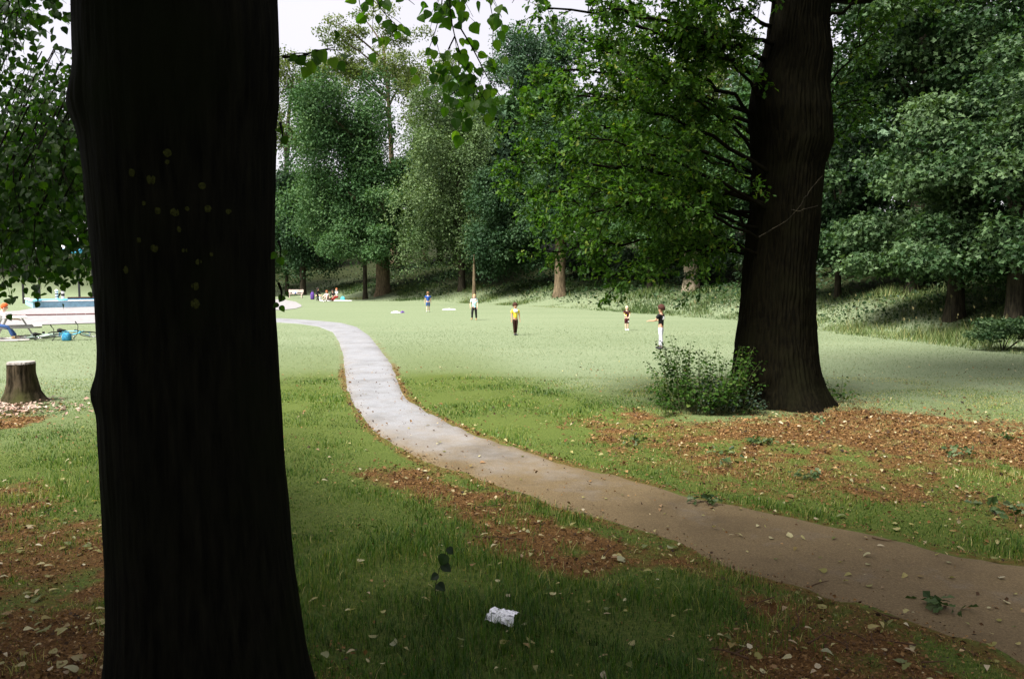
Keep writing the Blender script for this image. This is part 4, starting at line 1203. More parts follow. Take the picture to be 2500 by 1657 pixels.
# long grass and weeds along the edge of the wood
def along_edge(n, s0, s1, lo=3.0):
    c = np.r_[0, np.cumsum(np.linalg.norm(np.diff(LAWN_EDGE, axis=0), axis=1))]
    wts = []
    d = rng.random(n * 4) * (c[-2] - c[3]) + c[3]
    x = np.interp(d, c, LAWN_EDGE[:, 0]); y = np.interp(d, c, LAWN_EDGE[:, 1])
    keepp = rng.random(len(d)) < np.clip(26.0 / np.hypot(x, y), 0.12, 1)
    d, x, y = d[keepp][:n], x[keepp][:n], y[keepp][:n]
    x1 = np.interp(d + .5, c, LAWN_EDGE[:, 0]) - np.interp(d - .5, c, LAWN_EDGE[:, 0]); y1 = np.interp(d + .5, c, LAWN_EDGE[:, 1]) - np.interp(d - .5, c, LAWN_EDGE[:, 1])
    l2 = np.hypot(x1, y1); nx_, ny_ = -y1 / l2, x1 / l2
    s = rng.uniform(s0, s1, len(d))
    X = x + nx_ * s; Y = y + ny_ * s
    ok = (Y > 6) & (X > -60)
    return X[ok], Y[ok], s[ok]
X, Y, s = along_edge(105000, -.35, 7.0)
hn = fbm(X, Y, .5, 14, 3)
h = (.10 + .45 * sstep(.3, .8, hn)) * sstep(-.5, 2.2, s + hn) * rng.uniform(.5, 1.2, len(X))
h = h * np.where(X < -12, .6, 1.0)
w = np.maximum(.008, .0007 * np.hypot(X, Y)) * rng.uniform(.7, 1.6, len(X))
rv = np.clip(rng.normal(.42, .22, len(X)) + (fbm(X, Y, .22, 15, 2) - .5) * 1.0 - .05 * np.maximum(s - 3, 0), 0, 1)
P = np.stack([X, Y, ground_z(X, Y) - .02], -1)
g = link('long_grass', blade_mesh('long_grass', P, h, w, rng.uniform(.3, 1.3, len(X)), rv, False), G_TALL, kind='stuff'); tag(g, 'long unmown grass along the edge of the wood', 'grass')
# leafy ground cover on the bank
X, Y, s = along_edge(66000, 2.4, 20.0)
hn = fbm(X, Y, .3, 18, 3)
Z = ground_z(X, Y) + rng.random(len(X)) ** 1.5 * (.2 + 1.3 * sstep(.45, .8, hn)) * sstep(2, 6, s)
n = len(X)
V, T = leaf_batch(np.stack([X, Y, Z], -1), unit(rng.normal(size=(n, 3)) * np.array([1, 1, .5])), unit(rng.normal(size=(n, 3)) * .6 + np.array([-.2, -.3, 1])), rng.uniform(.09, .24, n) * np.clip(np.hypot(X, Y) / 45, .55, 1.3), DIAMOND)
g = link('undergrowth', new_mesh('undergrowth', V, T=T, rnd=np.repeat(np.clip(rng.normal(.4, .22, n), 0, 1), 4)), F_WOOD, kind='stuff'); tag(g, 'dark leafy undergrowth covering the bank below the trees', 'undergrowth')
# seed heads
X, Y, s = along_edge(500, .3, 3.5)
n = len(X); hz = ground_z(X, Y)
hh = rng.uniform(.4, .95, n)
V, T = leaf_batch(np.stack([X, Y, hz + hh], -1), unit(rng.normal(size=(n, 3)) * .25 + np.array([0, 0, 1.0])), rand_dirs(n), rng.uniform(.08, .16, n), DIAMOND)
P2 = np.stack([X, Y, hz], -1)
Vb = np.stack([P2 - [.006, 0, 0], P2 + [.006, 0, 0], P2 + np.stack([np.zeros(n), np.zeros(n), hh * 1.05], -1)], 1).reshape(-1, 3)
Tb = np.arange(n)[:, None] * 3 + np.array([0, 1, 2])
Vm, Tm, _ = merge([(V, T, None), (Vb, Tb, None)])
M_SEED = plain('straw_seed_heads', (.12, .11, .05), .9, .1, .3, 3)
g = link('seed_heads', new_mesh('seed_heads', Vm, T=Tm), M_SEED, kind='stuff'); tag(g, 'straw coloured grass seed heads above the long grass', 'grass')

# ---- small bits of bark and leaf on the bare ground
F_BITS = foliage('leaf_litter_bits', [(0, (.018, .009, .004)), (.32, (.085, .041, .013)), (.62, (.18, .095, .03)), (.9, (.29, .18, .075)), (1, (.44, .35, .2))], .1, .7, .25)
X, Y = scatter(330000, 3.0, 19.0, .6)
lm = litter_mask(X, Y)
onp = poly_sd(X, Y, PATH_POLY)
keep = (rng.random(len(X)) < lm * .85 + .02 + .3 * (onp > 0)) & ((onp < .02) | (rng.random(len(X)) < .10 * sstep(.4, 0, onp) + .03)) & (np.hypot(X - lx, Y - ly) > .5)
X, Y = X[keep], Y[keep]; n = len(X)
big = rng.random(n) < .1
sz = np.where(big, rng.uniform(.03, .055, n), rng.uniform(.010, .030, n)) * np.clip(Y / 8, .75, 1.4)
Zb = np.where(poly_sd(X, Y, PATH_POLY) > 0, .026, .004) + rng.uniform(.001, .015, n)
V, T = leaf_batch(np.stack([X, Y, Zb], -1), unit(rng.normal(size=(n, 3)) * np.array([1, 1, .4])), unit(rng.normal(size=(n, 3)) * .6 + np.array([0, 0, 1])), sz, DIAMOND)
g = link('leaf_litter', new_mesh('leaf_litter', V, T=T, rnd=np.repeat(np.clip(rng.normal(.42, .24, n), 0, 1), 4)), F_BITS, kind='stuff'); tag(g, 'rusty brown leaf litter and bark bits on the bare ground', 'leaf litter')

# ---- fallen leaves: the large ones one by one, the rest as one scatter
F_FALLEN = foliage('fallen_leaf_colours', [(0, (.17, .16, .035)), (.16, (.30, .27, .10)), (.28, (.46, .42, .25)), (.42, (.08, .11, .022)), (.54, (.28, .25, .10)), (.66, (.14, .065, .02)), (.8, (.25, .22, .06)), (.92, (.08, .11, .022)), (1, (.44, .41, .28))], .25, .55, .35, source='obj')
F_FALLEN2 = foliage('fallen_leaf_scatter_colours', [(0, (.10, .12, .03)), (.25, (.28, .24, .08)), (.5, (.40, .36, .20)), (.72, (.20, .095, .03)), (1, (.50, .46, .32))], .25, .55, .35)
FALL_ME = []
for q in range(6):
    w = rng.uniform(.75, 1.1)
    if q < 4: prof = [(0, 0), (.03, .19 * w), (.16, .36 * w), (.38, .41 * w), (.62, .31 * w), (.82, .15 * w), (1.0, 0)]
    else: prof = [(0, 0), (.16, .12), (.26, .08), (.40, .25), (.50, .14), (.66, .32), (.78, .17), (.90, .17), (1.0, 0)]
    V, T = leaf_shape(prof, rng.uniform(-.12, .22), rng.uniform(-.5, .6))
    V[:, 2] += .10 * np.sin(V[:, 0] * 5 + q) * V[:, 1] * 2
    V[:, 2] -= V[:, 2].min()
    me = new_mesh('fallen_leaf', V - np.array([.5, 0, 0]), T=T); me.materials.append(F_FALLEN); FALL_ME.append(me)
def drop_leaves(n, px0, px1, py0, py1, label, group, size, accept):
    k = 0; tries = 0
    while k < n and tries < n * 60:
        tries += 1
        py = py0 + (py1 - py0) * rng.random() ** .8
        p = on_flat(rng.uniform(px0, px1), py)
        x, y = p[0], p[1]
        if not accept(x, y) or math.hypot(x - lx, y - ly) < .75: continue
        o = link('fallen_leaf', FALL_ME[rng.integers(0, 6)])
        z = .030 if poly_sd(np.array(x), np.array(y), PATH_POLY) > 0 else .012 + (.022 if accept.__name__ == 'on_grass' else 0)
        o.location = (x, y, z)
        o.rotation_euler = (rng.normal() * .22, rng.normal() * .22, rng.uniform(0, 6.28))
        s_ = (size[0] * .8 + (size[1] * 1.1 - size[0] * .8) * rng.random() ** 1.7) * (.85 + .025 * y); o.scale = (s_, s_, s_)
        tag(o, label, 'leaf', group)
        k += 1
def on_path(x, y): return float(poly_sd(np.array(x), np.array(y), PATH_POLY)) > .05
def on_litter(x, y): return float(poly_sd(np.array(x), np.array(y), PATH_POLY)) < -.03 and float(litter_mask(np.array(x), np.array(y))) > .45
def on_grass(x, y): return float(poly_sd(np.array(x), np.array(y), PATH_POLY)) < -.05 and float(litter_mask(np.array(x), np.array(y))) < .5
drop_leaves(52, 1000, 2500, 1080, 1640, 'small pale fallen leaf lying on the asphalt path', 'fallen leaves on the asphalt path', (.03, .065), on_path)
drop_leaves(86, 880, 2450, 1150, 1650, 'fallen leaf on the rusty litter strip along the near side of the path', 'fallen leaves on the litter strip', (.03, .075), on_litter)
drop_leaves(66, 1500, 2500, 1030, 1360, 'fallen leaf on the thin grass between the oak and the path', 'fallen leaves below the oak', (.035, .075), lambda x, y: float(poly_sd(np.array(x), np.array(y), PATH_POLY)) < -.05)
drop_leaves(40, 0, 250, 1200, 1650, 'fallen leaf on the dark litter left of the big trunk', 'fallen leaves left of the big trunk', (.04, .085), on_litter)
drop_leaves(34, 720, 1800, 1300, 1650, 'fallen leaf caught in the dark grass in front of the path', 'fallen leaves in the near grass', (.035, .07), on_grass)
X, Y = scatter(9000, 3.2, 20.0, .8)
lm = litter_mask(X, Y); onp = poly_sd(X, Y, PATH_POLY)
keep = rng.random(len(X)) < np.where(onp > 0, .09, .10 + .40 * lm) * np.where((Y > 12) & (X < 1), .35, 1)
X, Y = X[keep], Y[keep]; n = len(X)
Zb = np.where(poly_sd(X, Y, PATH_POLY) > 0, .030, .022) + rng.uniform(0, .012, n)
V, T = leaf_batch(np.stack([X, Y, Zb], -1), unit(rng.normal(size=(n, 3)) * np.array([1, 1, .2])), unit(rng.normal(size=(n, 3)) * .3 + np.array([0, 0, 1])), rng.uniform(.03, .075, n), NETTLE)
g = link('fallen_leaf_scatter', new_mesh('fallen_leaf_scatter', V, T=T, rnd=np.repeat(rng.random(n), len(NETTLE[0]))), F_FALLEN2, kind='stuff'); tag(g, 'many small fallen leaves scattered over grass and path', 'leaves')

# ---- fallen twigs
M_TWIG = plain('dry_twig', (.06, .035, .02), .9, .1, .3, 30)
for q in range(30):
    while True:
        p = on_flat(rng.uniform(900, 2300), rng.uniform(1110, 1640))
        if float(litter_mask(np.array(p[0]), np.array(p[1]))) > .6 or (q % 5 == 0 and on_path(p[0], p[1])): break
    L = rng.uniform(.10, .32); a = rng.uniform(0, 6.28)
    dv = np.array([math.cos(a), math.sin(a), 0])
    b0 = np.zeros(3); b1 = dv * L
    pts = bezier(b0, b1 / 2 + rng.normal(size=3) * np.array([.03, .03, .01]), b1, 7)
    tw = [(bezier(pts[3], pts[3] + dv * L * .15, pts[3] + dv * L * .25 + np.array([-dv[1], dv[0], .1]) * L * .2, 4), .003, .0015)]
    o = link('fallen_twig', limb_mesh('fallen_twig', pts, rng.uniform(.004, .007), .002, 5, tw), M_TWIG)
    o.location = (p[0], p[1], .035); tag(o, 'thin dry twig lying by the near edge of the path', 'twig', 'dry twigs by the path')

# ---- broken leafy oak sprigs lying under the oak
F_SPRIG = foliage('fallen_oak_sprig_leaves', [(0, (.018, .04, .010)), (.6, (.05, .085, .026)), (1, (.13, .16, .08))], .25, .5, .2)
for (px, py), lab in zip([(1770, 1137), (1765, 1110), (1838, 1083), (1872, 1085), (1975, 1170), (2460, 1075), (2330, 1110), (2355, 1117), (2420, 1250), (2480, 1270), (1540, 1085), (1725, 1233), (2300, 1497), (2010, 1030)],
                         ['dark green oak sprig lying right of the path bend below the bush', 'small oak sprig just above the larger sprig below the bush', 'silvery leaf sprig on the brown litter in front of the oak', 'green leaf sprig beside the silvery one in front of the oak',
                          'dark oak sprig in the grass midway between oak and path', 'upright dark sprig near the right margin below the field', 'pale sprig on the litter far right', 'pale sprig right beside the other pale one far right', 'large sprig at the right margin above the path',
                          'dark leaf heap at the right margin above the path', 'little upright green sprout left of the oak litter', 'green leafy twig lying on the asphalt path', 'dark leafy twig at the near edge of the path in the lower right', 'small pale sprig at the foot of the oak']):
    c = on_flat(px, py); e = empty('fallen_sprig', (c[0], c[1], .02)); tag(e, lab, 'sprig', 'broken leafy sprigs on the ground')
    m = rng.integers(12, 24)
    dv = unit(np.array([[rng.normal(), rng.normal(), .1]]))[0]
    pts = bezier(-dv * .11, np.array([0, 0, .04]), dv * .11, 6)
    link('stem', limb_mesh('stem', pts, .006, .002, 5), M_TWIG, e)
    PL = rng.normal(size=(m, 3)) * np.array([.08, .06, .015]) + np.array([0, 0, .04])
    V, T = leaf_batch(PL, unit(rng.normal(size=(m, 3)) * np.array([1, 1, .4])), unit(rng.normal(size=(m, 3)) * .6 + np.array([0, 0, .8])), rng.uniform(.055, .095, m), OAK)
    link('leaves', new_mesh('leaves', V, T=T, rnd=np.repeat(rng.random(m), len(OAK[0]))), F_SPRIG, e, kind='stuff')

# ================================================================== BUSHES AT THE FOOT OF THE OAK
F_BUSH = foliage('bush_leaves', [(0, (.010, .032, .004)), (.5, (.034, .080, .012)), (.9, (.09, .15, .03)), (1, (.18, .21, .06))], .45, .5, .12)
M_STEM = plain('green_stem', (.05, .06, .02), .8, .2, .2, 20)
def bush(name, label, px0, px1, py_base, py_top_fn, depth, dspread, nstem, leaf, group=None, pairs=11, mat=None, outward=.35):
    c = at((px0 + px1) / 2, py_base, depth)
    e = empty(name, (c[0], depth, 0)); tag(e, label, 'bush', group)
    o0 = np.array([c[0], depth, 0.0])
    LP, LD, LN, LS = [], [], [], []
    for q in range(nstem):
        px = px0 + (px1 - px0) * (q + rng.random()) / nstem
        d_ = depth + rng.uniform(-dspread, dspread)
        tipz = at(px, py_top_fn(px) - 12 + rng.uniform(0, 1) ** 1.2 * 165, d_)[2]
        tipx = at(px, 900, d_)[0]
        mid_x = c[0] + (tipx - c[0]) * (1 - outward)
        b = np.array([mid_x, depth + (d_ - depth) * .6, 0.0]) - o0
        tip = np.array([tipx, d_, max(tipz, .12)]) - o0
        tip = tip + rng.normal(size=3) * np.array([.10, .10, 0])
        pts = bezier(b, b * .4 + tip * .6 + np.array([0, 0, .15]), tip, 9)
        link('stem', limb_mesh('stem', pts, .006, .002, 5), M_STEM, e)
        L = np.linalg.norm(tip - b)
        m = max(int(pairs * L / .9), 3)
        for k in range(m):
            t = (.16 + .84 * (k + .5) / m) * 8
            i0 = min(int(t), 7); p = pts[i0] * (1 - t + i0) + pts[i0 + 1] * (t - i0)
            a = rng.uniform(0, 6.28)
            for sgn in (0, math.pi, 1.57, 4.7):
                if sgn > 1 and sgn != math.pi and rng.random() < .4: continue
                dd = np.array([math.cos(a + sgn), math.sin(a + sgn), rng.uniform(-.7, .15)])
                off = unit(dd[None])[0] * rng.uniform(.01, .07)
                LP.append(p + off); LD.append(dd); LN.append(np.array([0, 0, 1]) + rng.normal(size=3) * .45)
                LS.append(rng.uniform(*leaf) * (1.15 - .55 * t / 8))
    V, T = leaf_batch(np.array(LP), np.array(LD), np.array(LN), np.array(LS), LIMELOW)
    link('foliage', new_mesh('foliage', V, T=T, rnd=np.repeat(np.clip(rng.normal(.45, .22, len(LP)), 0, 1), len(LIMELOW[0]))), mat or F_BUSH, e, kind='stuff')
def bush_top(px): return np.interp(px, [1560, 1590, 1640, 1700, 1740, 1790, 1830], [930, 870, 825, 840, 850, 830, 845])
bush('bush', 'leafy green bush growing against the left side of the oak trunk', 1580, 1850, 1010, bush_top, 12.6, .65, 92, (.05, .09), pairs=10)
bush('bush', 'low dark sprouts hugging the front foot of the oak trunk', 1700, 1880, 1025, lambda px: np.interp(px, [1700, 1800, 1880], [930, 920, 985]), 12.3, .2, 26, (.05, .085), mat=foliage('dark_ivy_leaves', [(0, (.012, .028, .014)), (.6, (.03, .055, .03)), (1, (.06, .09, .06))], .25, .4, .45))
bush('bush', 'small thin plant standing right of the oak trunk', 2005, 2095, 985, lambda px: np.interp(px, [2010, 2030, 2055, 2100], [930, 898, 930, 965]), 13.4, .15, 9, (.05, .08))
# bush on the right bank at the margin
sb = at(2450, 800, 23.5)
sbz = float(ground_z(sb[0], 23.5))
se = empty('bank_bush', (sb[0], 23.5, sbz)); tag(se, 'low leafy bush on the bank at the right margin', 'bush')
me, bc = crown_mesh('foliage', (0, 0, .55), (1.5, 1.0, .75), 7000, (.05, .10), FAN3, 20, .1, low=-.3)
link('foliage', me, F_WOOD, se, kind='stuff')
for q in range(5):
    link('stem', limb_mesh('stem', bezier((0, 0, -.1), (bc[q] * .4), bc[q], 6), .02, .006, 5), M_DARKBARK, se)

# ---- thin dark sprig standing in the near grass
sp0 = on_flat(1062, 1452); SPD = sp0[1]
sg = empty('grass_sprig', (sp0[0], sp0[1], 0)); tag(sg, 'small dark sprig with drooping leaves standing in the near grass', 'sprig')
pts = np.array([at(px, py, SPD) for px, py in ((1062, 1460), (1064, 1425), (1072, 1390), (1086, 1355), (1092, 1335))]) - np.array([sp0[0], sp0[1], 0])
link('stem', limb_mesh('stem', pts, .003, .002, 5), M_DARKBARK, sg)
F_DKLEAF = foliage('dark_sprig_leaf', [(0, (.008, .018, .005)), (1, (.022, .05, .010))], .3, .5, .2, source='obj')
dk = LEAF_ME[1].copy(); dk.materials.clear(); dk.materials.append(F_DKLEAF)
for (px, py), dv, s_ in (((1088, 1352), (-.4, -.2, -.9), .085), ((1078, 1378), (.9, -.2, -.5), .08), ((1070, 1402), (-.8, -.3, -.4), .06), ((1066, 1425), (.8, -.4, -.4), .075), ((1092, 1338), (.7, 0, -.6), .06)):
    o = link('leaf', dk, None, sg)
    o.location = at(px, py, SPD) - np.array([sp0[0], sp0[1], 0]); o.rotation_mode = 'QUATERNION'; o.rotation_quaternion = frame_quat(dv, (.2, -.6, .7)); o.scale = (s_,) * 3

# ================================================================== STUMP
st = on_flat(58, 980)
SD = st[1]
stump = empty('tree_stump', (st[0], SD, 0)); tag(stump, 'cut tree stump with a pale flat top on the left lawn', 'stump')
prof = [(886, 16, 87), (910, 17, 88), (935, 18, 93), (955, 14, 97), (970, 9, 106), (982, 3, 116)]
rings = []
for py, l_, r_ in prof:
    p = at((l_ + r_) / 2, py, SD); u = ((l_ + r_) / 2 - 1250) / FPX
    rings.append((p[0] - st[0], 0, p[2], (r_ - l_) / 2 / FPX * SD / math.sqrt(1 + u * u)))
rings.append((rings[-1][0], 0, -.12, rings[-1][3] * 1.1))
ztop = rings[0][2]
s_tr = Trunk(rings, .014, 26, .22, 3, .04)
link('trunk', s_tr.mesh('trunk', 90, .02, ztop), bark('stump_bark', (.012, .010, .006), (.075, .058, .036), (8, 8, 1.5), .8, .03, moss=(.035, .036, .012)), stump)
th = np.arange(48) * 2 * np.pi / 48
V = [s_tr.point(th, np.full(48, ztop - .01), .004), s_tr.point(th, np.full(48, ztop + .025), -.006)]
V = np.concatenate(V); c = len(V); V = np.vstack([V, [[rings[0][0], 0, ztop + .032]]])
Q = np.array([(k, (k + 1) % 48, 48 + (k + 1) % 48, 48 + k) for k in range(48)]); T = np.array([(48 + k, 48 + (k + 1) % 48, c) for k in range(48)])
link('cut_face', new_mesh('cut_face', V, T=T, Q=Q, smooth=False), M_CUTWOOD, stump)
# wood chips by the stump
n = 900; X = st[0] + rng.normal(size=n) * .8 - .35; Y = SD - .75 + rng.normal(size=n) * .38
V, T = leaf_batch(np.stack([X, Y, rng.uniform(.012, .04, n)], -1), unit(rng.normal(size=(n, 3)) * np.array([1, 1, .2])), unit(rng.normal(size=(n, 3)) * .3 + np.array([0, 0, 1])), rng.uniform(.04, .12, n), DIAMOND)
g = link('wood_chips', new_mesh('wood_chips', V, T=T, rnd=np.repeat(np.clip(rng.normal(.75, .2, n), 0, 1), 4)), foliage('wood_chip_colours', [(0, (.10, .05, .03)), (.6, (.24, .15, .11)), (1, (.40, .31, .25))], 0, .8, .2), kind='stuff'); tag(g, 'pinkish wood chips on the ground in front of the stump', 'wood chips')

# ================================================================== CRUMPLED WRAPPER
wp = on_flat(1230, 1525)
nx_, ny_ = 22, 14
U, Vv = np.meshgrid(np.linspace(-.5, .5, nx_), np.linspace(-.5, .5, ny_), indexing='ij')
zz = .035 * (1 - (2 * np.abs(Vv)) ** 3) + .028 * (vnoise(U * 7 + 3, Vv * 5 + 8, 1, 44) - .5) + .012 * np.abs(np.sin(U * 17 + Vv * 9)) * (vnoise(U * 9, Vv * 9, 1, 2))
XX = U * .185 * (1 - .15 * Vv) + .01 * (vnoise(U * 8, Vv * 8, 1, 6) - .5); YY = Vv * .115 + .012 * (vnoise(U * 8, Vv * 8, 1, 16) - .5)
i, j = np.meshgrid(np.arange(nx_ - 1), np.arange(ny_ - 1), indexing='ij')
Q = np.stack([i * ny_ + j, (i + 1) * ny_ + j, (i + 1) * ny_ + j + 1, i * ny_ + j + 1], -1).reshape(-1, 4)
m, n_, l, out = mat_new('crumpled_foil_paper')
b = n_.new('ShaderNodeBsdfPrincipled'); t = n_.new('ShaderNodeTexCoord'); mp = n_.new('ShaderNodeMapping'); mp.inputs['Scale'].default_value = (14, 45, 30); mp.inputs['Rotation'].default_value = (0, 0, .5)
nz = n_.new('ShaderNodeTexNoise'); nz.inputs['Scale'].default_value = 2.0; nz.inputs['Detail'].default_value = 3
r = n_.new('ShaderNodeValToRGB'); r.color_ramp.elements[0].position = .36; r.color_ramp.elements[0].color = (.16, .17, .19, 1); r.color_ramp.elements[1].position = .46; r.color_ramp.elements[1].color = (.84, .85, .88, 1)
l.new(t.outputs['Object'], mp.inputs['Vector']); l.new(mp.outputs['Vector'], nz.inputs['Vector']); l.new(nz.outputs['Fac'], r.inputs['Fac']); l.new(r.outputs['Color'], b.inputs['Base Color'])
b.inputs['Roughness'].default_value = .35; b.inputs['Specular IOR Level'].default_value = .5
l.new(b.outputs['BSDF'], out.inputs['Surface'])
wr = link('crumpled_wrapper', new_mesh('crumpled_wrapper', np.stack([XX, YY, zz], -1).reshape(-1, 3), Q=Q, smooth=False), m, loc=(wp[0], wp[1], .045))
wr.rotation_euler = (R(14), R(-4), R(-32)); tag(wr, 'crumpled white and silver wrapper lying in the near grass', 'wrapper')
# ================================================================== PEOPLE
tmp_scene = bpy.data.scenes.new('figure_workshop')
def skin_mesh(name, verts, edges, radii, root=0, sub=1):
    me = bpy.data.meshes.new(name); me.from_pydata([tuple(v) for v in verts], edges, []); me.update()
    o = bpy.data.objects.new(name + '_tmp', me); tmp_scene.collection.objects.link(o)
    o.modifiers.new('skin', 'SKIN')
    if not me.skin_vertices: pass
    sv = me.skin_vertices[0].data
    for k, r in enumerate(radii):
        r = (r, r) if np.ndim(r) == 0 else r
        sv[k].radius = r; sv[k].use_root = (k == root)
    s = o.modifiers.new('sub', 'SUBSURF'); s.levels = sub; s.render_levels = sub
    with bpy.context.temp_override(scene=tmp_scene, view_layer=tmp_scene.view_layers[0]):
        dg = bpy.context.evaluated_depsgraph_get(); dg.update()
        res = bpy.data.meshes.new_from_object(o.evaluated_get(dg))
    bpy.data.objects.remove(o); bpy.data.meshes.remove(me)
    res.name = name
    res.polygons.foreach_set('use_smooth', [True] * len(res.polygons))
    return res

M_SKIN_L = plain('fair_skin', (.60, .38, .28), .6, .3, .04)
M_SKIN_M = plain('tan_skin', (.44, .24, .15), .6, .3, .04)
M_EYE = plain('dark_eye', (.02, .015, .012), .3, .5, .0)
def cloth(name, c, noise=.12): return plain(name, c, .9, .1, noise, 14)

def fk(H, pose):
    """joint positions for a figure of height H facing local -Y"""
    lean = pose.get('lean', 0.0); hz = pose.get('hip', .50) * H
    J = {}
    J['pelvis'] = np.array([0, 0, hz + .01 * H])
    sp = np.array([0, -math.sin(lean), math.cos(lean)])
    J['waist'] = J['pelvis'] + sp * .10 * H; J['chest'] = J['pelvis'] + sp * .21 * H; J['neck'] = J['pelvis'] + sp * .315 * H
    hl = pose.get('head', lean * .4)
    hd = np.array([math.sin(pose.get('tilt', 0)), -math.sin(hl), math.cos(hl)])
    J['jaw'] = J['neck'] + hd * .05 * H; J['skull'] = J['neck'] + hd * .105 * H; J['crown'] = J['neck'] + hd * .145 * H
    J['nose'] = J['neck'] + hd * .085 * H + np.array([0, -.068 * H, 0])
    for sd, nm in ((-1, 'l'), (1, 'r')):
        hip = J['pelvis'] + np.array([sd * .052 * H, 0, -.01 * H])
        a, b, o = pose.get('leg_' + nm, (0, 0, 0))
        td = np.array([sd * math.sin(o), -math.sin(a) * math.cos(o), -math.cos(a) * math.cos(o)])
        knee = hip + td * .235 * H
        s_ = a - b
        sdv = np.array([sd * math.sin(o) * .4, -math.sin(s_), -math.cos(s_)])
        ank = knee + sdv * .225 * H
        J['hip_' + nm], J['knee_' + nm], J['ankle_' + nm] = hip, knee, ank
        fa = pose.get('foot_' + nm, s_)
        J['toe_' + nm] = ank + np.array([sd * .01 * H, -math.cos(fa * .5) * .10 * H, -.025 * H + .05 * H * math.sin(fa)])
        sh = J['chest'] + sp * .075 * H + np.array([sd * .105 * H, 0, 0])
        a, b, o, i_ = pose.get('arm_' + nm, (0, .1, .12, 0))
        ud = np.array([sd * math.sin(o), -math.sin(a) * math.cos(o), -math.cos(a) * math.cos(o)])
        el = sh + ud * .165 * H
        fd = np.array([sd * (math.sin(o) * .5 - i_), -math.sin(a + b), -math.cos(a + b)]); fd /= np.linalg.norm(fd)
        J['shoulder_' + nm], J['elbow_' + nm] = sh, el
        J['wrist_' + nm] = el + fd * .14 * H; J['fdir_' + nm] = fd
    return J

